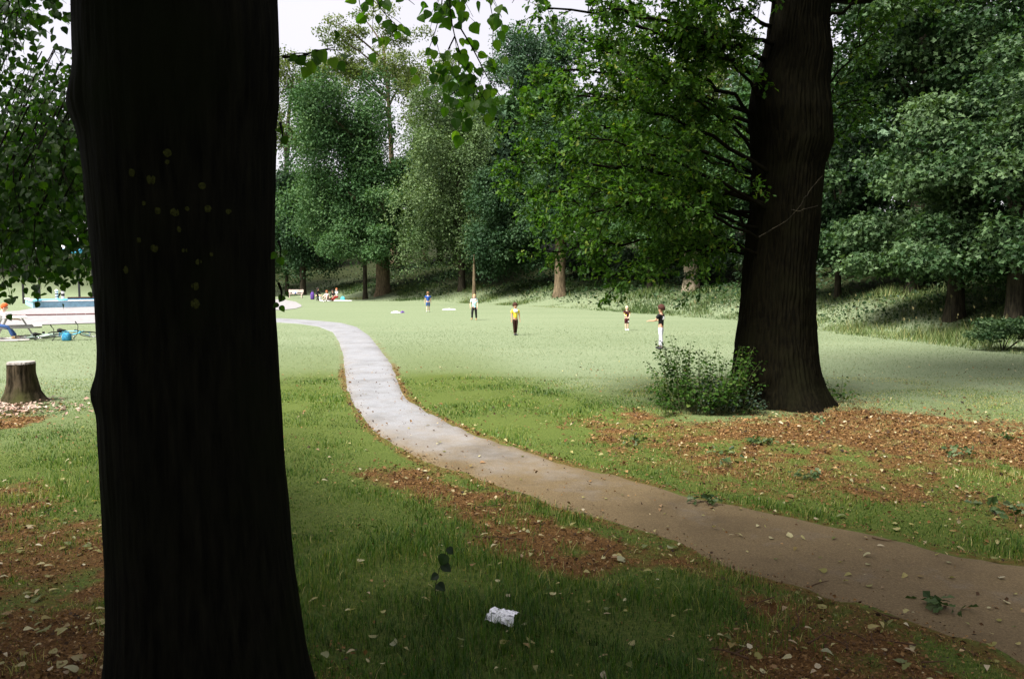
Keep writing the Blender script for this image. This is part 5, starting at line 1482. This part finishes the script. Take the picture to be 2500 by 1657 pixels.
def person(label, loc, face, H, pose, shirt, legs, hair, skin=None, shoes=None, shorts=False, sleeve='short', hair_style='short', fat=1.0, group=None, extra=None, legs_l=None, lift=True):
    skin = skin or M_SKIN_L
    J = fk(H, pose)
    low = min(J['toe_l'][2], J['toe_r'][2], J['ankle_l'][2], J['ankle_r'][2], J['pelvis'][2] - .06 * H)
    dz = -low + .012 * H if lift else 0
    for k in J:
        if not k.startswith('fdir'): J[k] = J[k] + np.array([0, 0, dz])
    root = empty('person', loc, face); tag(root, label, 'person', group)
    V, E, Rd = [], [], []
    ix = {}
    def v(nm, p, r): ix[nm] = len(V); V.append(np.asarray(p)); Rd.append(r); return ix[nm]
    def e(a, b): E.append((ix[a], ix[b]))
    f = H * fat
    v('pelvis', J['pelvis'], (.070 * f, .055 * f)); v('waist', J['waist'], (.064 * f, .048 * f)); v('chest', J['chest'], (.078 * f, .055 * f))
    v('neck', J['neck'], .030 * H); v('jaw', J['jaw'], (.046 * H, .050 * H)); v('skull', J['skull'], (.056 * H, .062 * H)); v('crown', J['crown'], .042 * H); v('nose', J['nose'], .010 * H)
    for a, b in (('pelvis', 'waist'), ('waist', 'chest'), ('chest', 'neck'), ('neck', 'jaw'), ('jaw', 'skull'), ('skull', 'crown'), ('jaw', 'nose')): e(a, b)
    for nm, sd in (('l', -1), ('r', 1)):
        v('hip_' + nm, J['hip_' + nm], .050 * f); v('knee_' + nm, J['knee_' + nm], .032 * f); v('calf_' + nm, J['knee_' + nm] * .65 + J['ankle_' + nm] * .35, .031 * f); v('ankle_' + nm, J['ankle_' + nm], .019 * H); v('toe_' + nm, J['toe_' + nm], (.020 * H, .014 * H))
        v('shoulder_' + nm, J['shoulder_' + nm], .033 * f); v('elbow_' + nm, J['elbow_' + nm], .023 * H); v('wrist_' + nm, J['wrist_' + nm], .014 * H)
        for a, b in (('pelvis', 'hip_' + nm), ('hip_' + nm, 'knee_' + nm), ('knee_' + nm, 'calf_' + nm), ('calf_' + nm, 'ankle_' + nm), ('ankle_' + nm, 'toe_' + nm), ('chest', 'shoulder_' + nm), ('shoulder_' + nm, 'elbow_' + nm), ('elbow_' + nm, 'wrist_' + nm)): e(a, b)
        fd = J['fdir_' + nm]; side = unit(np.cross(fd, [0.3, .2, 1.0])[None])[0]
        palm = J['wrist_' + nm] + fd * .030 * H
        v('palm_' + nm, palm, (.019 * H, .010 * H)); e('wrist_' + nm, 'palm_' + nm)
        for q, (o_, ln) in enumerate(((-.75, .036), (-.25, .042), (.25, .040), (.75, .032))):
            a = palm + fd * .018 * H + side * o_ * .018 * H; b = a + fd * ln * H * .9 + np.array([0, 0, -.012 * H])
            v(f'f{q}_{nm}', a, .0062 * H); v(f'g{q}_{nm}', b, .0048 * H); e('palm_' + nm, f'f{q}_{nm}'); e(f'f{q}_{nm}', f'g{q}_{nm}')
        tb = palm + side * -.026 * H + fd * .012 * H
        v('thumb_' + nm, tb, .006 * H); e('palm_' + nm, 'thumb_' + nm)
    me = skin_mesh('body', V, E, Rd); link('body', me, skin, root)
    # shirt
    V, E, Rd = [], [], []; ix.clear()
    top = J['chest'] * .45 + J['neck'] * .55
    v('hem', J['pelvis'] + (J['pelvis'] - J['waist']) * .25, (.082 * f, .066 * f)); v('waist', J['waist'], (.078 * f, .062 * f)); v('chest', J['chest'], (.092 * f, .068 * f)); v('top', top, (.062 * f, .05 * f))
    e('hem', 'waist'); e('waist', 'chest'); e('chest', 'top')
    for nm in ('l', 'r'):
        s_, el = J['shoulder_' + nm], J['elbow_' + nm]
        v('s' + nm, s_, .045 * f); e('chest', 's' + nm)
        if sleeve == 'short': v('e' + nm, s_ * .3 + el * .7, .044 * f); e('s' + nm, 'e' + nm)
        elif sleeve == 'long': v('e' + nm, el, .036 * f); v('w' + nm, J['wrist_' + nm] * .9 + el * .1, .027 * f); e('s' + nm, 'e' + nm); e('e' + nm, 'w' + nm)
    link('shirt', skin_mesh('shirt', V, E, Rd), shirt, root)
    # trousers or shorts
    for nm in ('l', 'r'):
        V, E, Rd = [], [], []; ix.clear()
        v('a', J['pelvis'] * .8 + J['hip_' + nm] * .2, (.060 * f, .060 * f)); v('h', J['hip_' + nm] * .85 + J['knee_' + nm] * .15, .060 * f); v('k', J['knee_' + nm], .044 * f); e('a', 'h'); e('h', 'k')
        if not shorts: v('n', J['ankle_' + nm] * .92 + J['knee_' + nm] * .08, .034 * f); e('k', 'n')
        link('trouser_leg' if not shorts else 'short_leg', skin_mesh('trouser_leg', V, E, Rd), legs_l if (legs_l and nm == 'l') else legs, root)
        mb = MB(); an, to = J['ankle_' + nm], J['toe_' + nm]
        P = np.array([an + (an - to) * .30, an + np.array([0, 0, -.004 * H]), an * .5 + to * .5, to, to + (to - an) * .12])
        mb.tube(P, [.014 * H, .026 * H, .025 * H, .022 * H, .010 * H], 10); mb.build('shoe', shoes or M_BLACK, root, smooth=True)
    # hair: an uneven cap over the skull
    hc = J['skull'] + np.array([0, .008 * H, .010 * H]); up = unit((J['crown'] - J['jaw'])[None])[0]
    hv, hf = [], []
    nu, nw = 20, 10
    big = {'short': 1.0, 'curly': 1.22, 'long': 1.12}[hair_style]
    for a in range(nw + 1):
        ph = a / nw * (math.pi * (.60 if hair_style != 'long' else .72))
        for b in range(nu):
            th = 2 * math.pi * b / nu
            back = .5 + .5 * math.sin(th)                       # +Y is the back of the head
            lim = ph * (1.0 + .22 * back - .38 * (1 - back) ** 2)
            rr = .070 * H * big * (1 + .10 * (random.random() - .5) * (2.2 if hair_style == 'curly' else 1))
            hv.append((hc[0] + rr * math.sin(lim) * math.cos(th) * .92, hc[1] + rr * math.sin(lim) * math.sin(th) * 1.06, hc[2] + rr * math.cos(lim) * (1.02 if lim < 1.57 else (1.0 if hair_style != 'long' else 2.2))))
    for a in range(nw):
        for b in range(nu): hf.append((a * nu + b, (a + 1) * nu + b, (a + 1) * nu + (b + 1) % nu, a * nu + (b + 1) % nu))
    mb = MB(); mb.add(hv, hf); mb.build('hair', hair, root, smooth=True)
    for sd in (-1, 1):
        mb = MB(); mb.ball(J['jaw'] * .45 + J['skull'] * .55 + np.array([sd * .024 * H, -.058 * H, 0]), .007 * H, 8, 6); mb.build('eye', M_EYE, root, smooth=True)
        mb = MB(); mb.ball(J['jaw'] * .5 + J['skull'] * .5 + np.array([sd * .058 * H, .004 * H, 0]), (.008 * H, .014 * H, .02 * H), 8, 6); mb.build('ear', skin, root, smooth=True)
    if extra: extra(root, J, H, f)
    return root

H_BROWN = plain('light_brown_hair', (.20, .11, .055), .8, .2, .3, 60)
H_BLOND = plain('blond_hair', (.52, .36, .17), .8, .2, .2, 60)
H_PALE = plain('pale_blond_hair', (.68, .55, .34), .8, .2, .15, 60)
H_DARK = plain('dark_red_brown_hair', (.045, .016, .010), .8, .2, .3, 60)
H_BLACK = plain('black_hair', (.018, .013, .012), .8, .2, .3, 60)
H_GINGER = plain('ginger_hair', (.34, .11, .04), .8, .2, .2, 60)
C_WHITE = cloth('white_cloth', (.78, .78, .78)); C_BLACK = cloth('black_cloth', (.014, .014, .015)); C_BLUE = cloth('royal_blue_cloth', (.03, .085, .32))
C_CYAN = cloth('pale_cyan_print_cloth', (.60, .78, .80), .25); C_YELL = cloth('yellow_cloth', (.80, .62, .06), .2); C_MAROON = cloth('maroon_cloth', (.055, .014, .018), .4)
C_GREY = cloth('pale_grey_cloth', (.50, .50, .56)); C_DKBR = cloth('dark_brown_cloth', (.035, .016, .012)); C_NAVY = cloth('navy_shorts', (.04, .09, .25)); C_JEAN = cloth('blue_denim', (.06, .12, .30))
C_PURPLE = cloth('purple_cloth', (.10, .05, .22)); C_RED = cloth('red_cloth', (.36, .03, .025)); C_CYANB = cloth('bright_cyan_cloth', (.10, .58, .72)); C_PINK = cloth('pale_pink_cloth', (.62, .46, .44))
S_WHITE = plain('white_shoe', (.75, .75, .75), .6)
S_TAN = plain('tan_shoe', (.40, .24, .10), .7)

def kid(px, py, **kw):
    p = on_flat(px, py)
    return (p[0], p[1], .0)

def print_cyan(root, J, H, f):
    for dx, dz, w_, h_ in ((.0, .02, .07, .03), (.05, .055, .03, .02), (-.05, -.06, .06, .02), (.05, -.085, .05, .03)):
        mb = MB(); c = J['waist'] + np.array([dx * H, -.064 * H, dz * H]); mb.box(c, (w_ * H, .012, h_ * H)); mb.build('shirt_print', C_CYANB, root)
def print_white_panel(root, J, H, f):
    V, E, Rd = [], [], []
    c = J['chest']
    mb = MB(); mb.ball(c + np.array([0, -.012 * H, .035 * H]), (.092 * H, .068 * H, .065 * H), 14, 8); mb.build('white_yoke', C_WHITE, root, smooth=True)
def print_yellow(root, J, H, f):
    for sd in (-1, 1):
        mb = MB(); mb.ball(J['shoulder_l' if sd < 0 else 'shoulder_r'] * .5 + J['elbow_l' if sd < 0 else 'elbow_r'] * .5, (.044 * H, .044 * H, .018 * H), 12, 6); mb.build('yellow_band', C_YELL, root, smooth=True)
    mb = MB(); mb.ball(J['waist'] + np.array([-.045 * H, -.030 * H, .02 * H]), (.04 * H, .045 * H, .035 * H), 12, 6); mb.build('yellow_patch', C_YELL, root, smooth=True)
    mb = MB(); mb.ball(J['knee_r'] * .55 + J['hip_r'] * .45 + np.array([.01 * H, -.02 * H, 0]), (.042 * H, .042 * H, .04 * H), 12, 6); mb.build('pale_patch', C_WHITE, root, smooth=True)
def print_back(root, J, H, f):
    for dx, dz, w_, h_ in ((-.012, .000, .085, .032), (.022, .030, .035, .026), (-.045, .018, .02, .02), (.04, -.016, .03, .02)):
        mb = MB(); mb.box(J['chest'] + np.array([dx * H, .0655 * H, (dz - .015) * H]), (w_ * H, .014, h_ * H)); mb.build('back_print', C_WHITE, root, bevel=.003)
    for nm in ('l', 'r'):
        pass

p = kid(1045, 762)
person('child in a blue T-shirt and pale shorts walking away across the far lawn', p, math.pi + .1, 1.29, {'leg_l': (.20, .15, .02), 'leg_r': (-.12, .12, .02), 'arm_l': (.1, .2, .16, 0), 'arm_r': (-.1, .2, .16, 0)}, C_BLUE, C_NAVY, H_BROWN, shorts=True, shoes=S_WHITE, group='children playing on the field')
p = kid(1158, 781)
person('blond child in a white and pale cyan T-shirt with black trousers walking', p, -.25, 1.30, {'leg_l': (.32, .25, .04), 'leg_r': (-.12, .05, .04), 'arm_l': (-.1, .5, .38, .3), 'arm_r': (.15, .3, .25, .1), 'foot_l': .2}, C_CYAN, C_BLACK, H_BLOND, shoes=S_TAN, fat=1.08, group='children playing on the field', extra=print_cyan)
p = kid(1258, 818)
person('dark haired child in a yellow and white T-shirt with dark trousers', p, .35, 1.19, {'leg_l': (.03, .05, -.07), 'leg_r': (-.03, .1, -.06), 'arm_l': (.05, .15, .13, 0), 'arm_r': (.0, .2, .15, 0), 'head': -.05}, C_YELL, C_DKBR, H_DARK, skin=M_SKIN_M, hair_style='curly', group='children playing on the field', extra=print_white_panel)
p = kid(1530, 806)
person('small blond child in black and yellow clothes holding hands in front', p, .15, .98, {'leg_l': (.02, .05, -.02), 'leg_r': (.0, .05, -.02), 'arm_l': (.25, .7, .05, .55), 'arm_r': (.25, .7, .05, .55)}, C_MAROON, C_MAROON, H_PALE, shorts=True, shoes=S_WHITE, fat=1.12, group='children playing on the field', extra=print_yellow)
p = kid(1613, 852)
person('tallest child in a black T-shirt with white print and pale grey trousers, arms held out', p, math.pi * 1.5 - .55 + math.pi, 1.31, {}, C_BLACK, C_GREY, H_DARK, skin=M_SKIN_M, hair_style='curly') if False else \
person('tallest child in a black T-shirt with white back print and grey trousers, arms held out', p, -math.pi / 2 - .60, 1.31, {'leg_l': (.15, .08, .05), 'leg_r': (-.13, .04, .05), 'arm_l': (.55, .95, .08, .05), 'arm_r': (.55, .95, .08, .05), 'head': .05}, C_BLACK, C_GREY, H_DARK, skin=M_SKIN_M, hair_style='curly', group='children playing on the field', extra=print_back)

# ---- picnic group on the far lawn
def sit(legs=(1.45, .35), lean=.1, arm=(.5, .5)): return {'hip': .06, 'lean': lean, 'leg_l': (legs[0], legs[1], .12), 'leg_r': (legs[0] - .05, legs[1] + .15, .12), 'arm_l': (arm[0], arm[1], .12, .2), 'arm_r': (arm[0], arm[1], .12, .2)}
def grass_at(px, py): q = on_flat(px, py); return (q[0], q[1], 0.0)
G = 'people sitting at the picnic on the far lawn'
person('person in dark clothes kneeling at the left end of the picnic', grass_at(774, 735), 1.1, 1.62, {'hip': .16, 'lean': .2, 'leg_l': (1.2, 2.3, .1), 'leg_r': (1.1, 2.2, .1), 'arm_l': (.5, .6, .1, .1), 'arm_r': (.4, .6, .1, .1)}, C_BLACK, C_BLACK, H_BLACK, sleeve='long', group=G, hair_style='long')
person('small blond child in a pale top sitting at the picnic', grass_at(782, 737), .9, .98, sit((1.45, .1), .05), C_CYAN, C_WHITE, H_PALE, group=G, fat=1.1)
person('ginger haired person in pale clothes sitting at the picnic with knees up', grass_at(801, 735), -.5, 1.62, sit((2.2, 1.9), .3, (.9, .3)), C_PINK, C_PINK, H_GINGER, sleeve='long', group=G, hair_style='long')
person('person with black hair and a black top sitting in the middle of the picnic', grass_at(814, 735), -.2, 1.66, sit((1.5, .3), .2), C_BLACK, C_DKBR, H_BLACK, sleeve='long', group=G, hair_style='long')
person('person in a white shirt and red skirt at the right end of the picnic', grass_at(824, 735), -.8, 1.64, sit((1.4, .6), .15), C_WHITE, C_RED, H_GINGER, group=G)
# bags and mat at the picnic
def bag(name, label, loc, size, mat, rz=0, strap=True):
    e = empty(name, loc, rz); tag(e, label, 'bag')
    mb = MB(); x, y, z = size
    n = 10; prof = [(.82, 0), (1.0, .1), (1.0, .55), (.86, .85), (.5, 1.0)]
    V = []; F = []
    for (s, h_) in prof:
        for q in range(n):
            a = 2 * math.pi * q / n
            cx_ = math.copysign(abs(math.cos(a)) ** .6, math.cos(a)); sy_ = math.copysign(abs(math.sin(a)) ** .6, math.sin(a))
            V.append((x / 2 * s * cx_, y / 2 * s * sy_, z * h_))
    for k in range(len(prof) - 1):
        for q in range(n): F.append((k * n + q, k * n + (q + 1) % n, (k + 1) * n + (q + 1) % n, (k + 1) * n + q))
    F += [tuple(range(n))[::-1], tuple((len(prof) - 1) * n + q for q in range(n))]
    mb.add(V, F); mb.build('body', mat, e, smooth=True)
    if strap:
        mb = MB(); mb.tube(bezier((-x * .3, 0, z * .92), (0, 0, z * 1.55), (x * .3, 0, z * .92), 9), .012, 6); mb.build('strap', mat, e, smooth=True)
    return e
bag('bag', 'purple bag behind the kneeling person at the picnic', grass_at(763, 731), (.42, .3, .75), C_PURPLE)
bag('cool_bag', 'bright cyan bag at the right end of the picnic mat', grass_at(837, 733), (.42, .3, .34), C_CYANB)
bag('bag', 'small blue bag on the grass between bench and picnic', grass_at(752, 724.5), (.42, .3, .2), C_JEAN)
def cloth_sheet(name, label, cat, c, lx_, ly_, mat, rz=0, bump_=.03, seed=1):
    n = 14
    U, Vv = np.meshgrid(np.linspace(-.5, .5, n), np.linspace(-.5, .5, n), indexing='ij')
    e = 1 + .18 * (vnoise(U * 3 + seed, Vv * 3, 1, seed) - .5)
    Z = .012 + bump_ * vnoise(U * 5 + seed, Vv * 5 + seed, 1, seed + 3) * (1 - (2 * np.maximum(np.abs(U), np.abs(Vv))) ** 4)
    i, j = np.meshgrid(np.arange(n - 1), np.arange(n - 1), indexing='ij')
    Q = np.stack([i * n + j, (i + 1) * n + j, (i + 1) * n + j + 1, i * n + j + 1], -1).reshape(-1, 4)
    o = link(name, new_mesh(name, np.stack([U * lx_ * e, Vv * ly_ * e, Z], -1).reshape(-1, 3), Q=Q, smooth=True), mat, loc=c)
    o.rotation_euler = (0, 0, rz); tag(o, label, cat); return o
cloth_sheet('picnic_mat', 'white picnic mat spread under the picnic group', 'mat', grass_at(826, 734), 2.6, 2.4, C_WHITE, .2, .02, 3)
cloth_sheet('dropped_jumper', 'white jumper with blue trim lying on the far lawn left of the blue child', 'jumper', grass_at(966, 764), .5, .4, C_WHITE, .4, .11, 5)
cloth_sheet('dropped_sleeve', 'blue cloth lying against the white jumper on the far lawn', 'cloth', grass_at(982, 763.5), .3, .25, C_PURPLE, .9, .12, 7)
cloth_sheet('dropped_jumper', 'flat white jumper lying between the blue and the white child', 'jumper', grass_at(1096, 756), .9, .4, C_WHITE, .1, .08, 8)

# ================================================================== BENCH
def bench(label, px, py, rz):
    p = on_flat(px, py)
    e = empty('park_bench', (p[0], p[1], 0.02), rz); tag(e, label, 'bench')
    M = plain('pale_weathered_bench', (.58, .47, .42), .75, .2, .12, 5)
    w_ = 1.62
    for q in range(3):
        mb = MB(); mb.box((0, -.16 + q * .15, .44), (w_, .125, .04)); mb.build('seat_slat', M, e, bevel=.006)
    for q in range(2):
        mb = MB(); mb.box((0, .29 + q * .02, .66 + q * .16), (w_, .035, .14)); mb.build('back_slat', M, e, bevel=.006)
    for sx in (-1, 1):
        mb = MB(); mb.box((sx * .66, -.18, .21), (.09, .09, .42)); mb.build('leg', M, e, bevel=.006)
        mb = MB(); mb.tube([(sx * .66, .24, 0), (sx * .66, .26, .42), (sx * .66, .335, .92)], .045, 6); mb.build('back_leg', M, e)
        mb = MB(); mb.box((sx * .66, .03, .395), (.07, .44, .045)); mb.build('rail', M, e)
    return p
bp_ = bench('pale wooden park bench at the far bend of the path', 722, 727.5, R(4))
bag('bag', 'white and blue bag lying on the pale bench', (bp_[0] - .05, bp_[1] - .02, .485), (.55, .3, .22), C_WHITE, 0, False)
bag('bag', 'small blue pouch lying in front of the white bag on the pale bench', (bp_[0] + .02, bp_[1] - .19, .485), (.2, .12, .14), C_BLUE, 0, False)

# ================================================================== BICYCLES
M_TYRE = plain('black_rubber', (.012, .012, .013), .8, .2); M_CHROME = plain('dull_chrome', (.45, .45, .47), .35, .5, .05, 5, 1.0)
def bicycle(label, loc, frame_mat, rz, tilt, scale=1.0, group='bicycles'):
    e = empty('bicycle', loc); tag(e, label, 'bicycle', group)
    e.rotation_euler = (tilt, 0, rz); e.scale = (scale,) * 3
    for x in (-.52, .52):
        wh = MB(); wh.ring((x, 0, .33), .30, .009, n=28, m=6); w_ = wh.build('wheel', M_CHROME, e, smooth=True)
        ty = MB(); ty.ring((x, 0, .33), .315, .02, n=28, m=8); ty.build('tyre', M_TYRE, w_, smooth=True)
        for q in range(12):
            a = 2 * math.pi * q / 12
            sp_ = MB(); sp_.tube([(x, (-1) ** q * .02, .33), (x + .3 * math.cos(a), 0, .33 + .3 * math.sin(a))], .0025, 4); sp_.build('spoke', M_CHROME, w_)
        hb = MB(); hb.tube([(x, -.05, .33), (x, .05, .33)], .022, 10); hb.build('hub', M_CHROME, w_)
    bb = (-.08, 0, .28); st_ = (-.20, 0, .72); hd = (.32, 0, .74); hd2 = (.35, 0, .62)
    mb = MB()
    for a, b, r_ in ((bb, st_, .018), (st_, hd, .018), (bb, hd2, .021), (hd, hd2, .022)): mb.tube([a, b], r_, 8)
    for sy in (-.045, .045):
        mb.tube([(-.52, sy, .33), bb], .011, 6); mb.tube([(-.52, sy, .33), (st_[0], sy * .4, st_[2] - .04)], .010, 6)
    mb.build('frame', frame_mat, e, smooth=False)
    mb = MB()
    for sy in (-.05, .05): mb.tube([(.37, sy * .8, .60), (.43, sy, .46), (.52, sy, .33)], .014, 6)
    mb.build('fork', frame_mat, e)
    mb = MB(); mb.tube([(.30, 0, .74), (.28, 0, .86)], .014, 8); mb.tube([(.22, -.29, .88), (.30, -.16, .86), (.30, .16, .86), (.22, .29, .88)], .012, 8); hb = mb.build('handlebar', M_TYRE, e)
    for sy in (-1, 1):
        g_ = MB(); g_.tube([(.245, sy * .235, .874), (.205, sy * .31, .885)], .018, 8); g_.build('grip', M_TYRE, hb)
    mb = MB(); mb.tube([st_, (-.23, 0, .82)], .014, 8); mb.build('seat_post', M_CHROME, e)
    mb = MB(); mb.tube([(-.36, 0, .85), (-.29, 0, .855), (-.18, 0, .845), (-.08, 0, .84)], [.045, .075, .04, .018], 10); mb.build('saddle', M_TYRE, e, smooth=True)
    mb = MB(); mb.ring((-.08, -.05, .28), .085, .008, n=20, m=6); mb.build('chainring', M_CHROME, e)
    for sg_ in (-1, 1):
        mb = MB(); mb.tube([(-.08, sg_ * .06, .28), (-.08 + sg_ * .12, sg_ * .07, .28 + sg_ * .11)], .010, 6); ck = mb.build('crank', M_CHROME, e)
        mb = MB(); mb.box((-.08 + sg_ * .12, sg_ * .115, .28 + sg_ * .11), (.08, .08, .02)); mb.build('pedal', M_TYRE, ck)
    return e
BK_G = plain('pale_green_bicycle_frame', (.40, .52, .48), .4, .5, .05); BK_B = plain('blue_bicycle_frame', (.05, .33, .50), .4, .5, .05); BK_D = plain('dark_bicycle_frame', (.03, .03, .035), .4, .5, .05)
q1 = on_flat(122, 828)
bicycle('pale framed bicycle lying on the lawn beside the picnic table', (q1[0] - .25, q1[1] - .1, .07), BK_G, R(38), R(78), .95, 'bicycles lying on the lawn')
q2 = on_flat(205, 826)
bicycle('blue framed bicycle lying on the lawn next to the big dark trunk', (q2[0] - .1, q2[1] - .2, .07), BK_B, R(8), R(70), .98, 'bicycles lying on the lawn')
bag('backpack', 'bright blue backpack leaning on the blue bicycle', (on_flat(173, 830)[0], on_flat(173, 830)[1] - .25, 0), (.30, .2, .27), cloth('blue_backpack_cloth', (.035, .18, .30), .5))
q3 = on_flat(742, 724.5)
bicycle('dark bicycle parked upright behind the right end of the far bench', (q3[0] - .1, q3[1] + .2, 0.0), BK_D, R(12), R(-6), .95, 'bicycles')

# ================================================================== PICNIC TABLE AND THE PERSON AT IT
tq = on_flat(20, 829)
tab = empty('picnic_table', (tq[0] - .1, tq[1] + .55, .02), R(33)); tag(tab, 'white topped picnic table at the left margin', 'table')
M_TAB = plain('white_table_boards', (.66, .64, .60), .7, .2, .1, 4); M_TABL = plain('grey_table_frame', (.32, .31, .30), .6, .3)
for q in range(5):
    mb = MB(); mb.box((-.30 + q * .15, 0, .74), (.14, 1.7, .04)); mb.build('table_board', M_TAB, tab, bevel=.006)
for sx in (-1, 1):
    for q in range(2):
        mb = MB(); mb.box((sx * (.62 + q * .13), 0, .44), (.12, 1.7, .04)); mb.build('seat_board', M_TAB, tab, bevel=.006)
for sy in (-.6, .6):
    mb = MB(); mb.box((0, sy, .395), (1.6, .05, .07)); mb.build('cross_beam', M_TABL, tab)
    for sx in (-1, 1):
        mb = MB(); mb.tube([(sx * .58, sy + .06, 0), (sx * .22, sy + .06, .715)], .03, 6); mb.build('leg', M_TABL, tab)
person('person in a red cap, white shirt and jeans sitting at the picnic table', (tq[0] - .1 - .22, tq[1] + .55 - .68, .02), R(118), 1.66, {'hip': .28, 'lean': .42, 'leg_l': (1.45, 1.15, .03), 'leg_r': (1.35, .75, .03), 'arm_l': (.75, .7, .1, .1), 'arm_r': (.8, .6, .1, .1), 'head': .5}, C_WHITE, C_JEAN, cloth('orange_red_cap', (.50, .10, .03)), shoes=S_TAN, lift=False)

# ------------------------------------------------------------------ tidy up
bpy.data.scenes.remove(tmp_scene)
for me in list(bpy.data.meshes):
    if me.users == 0: bpy.data.meshes.remove(me)
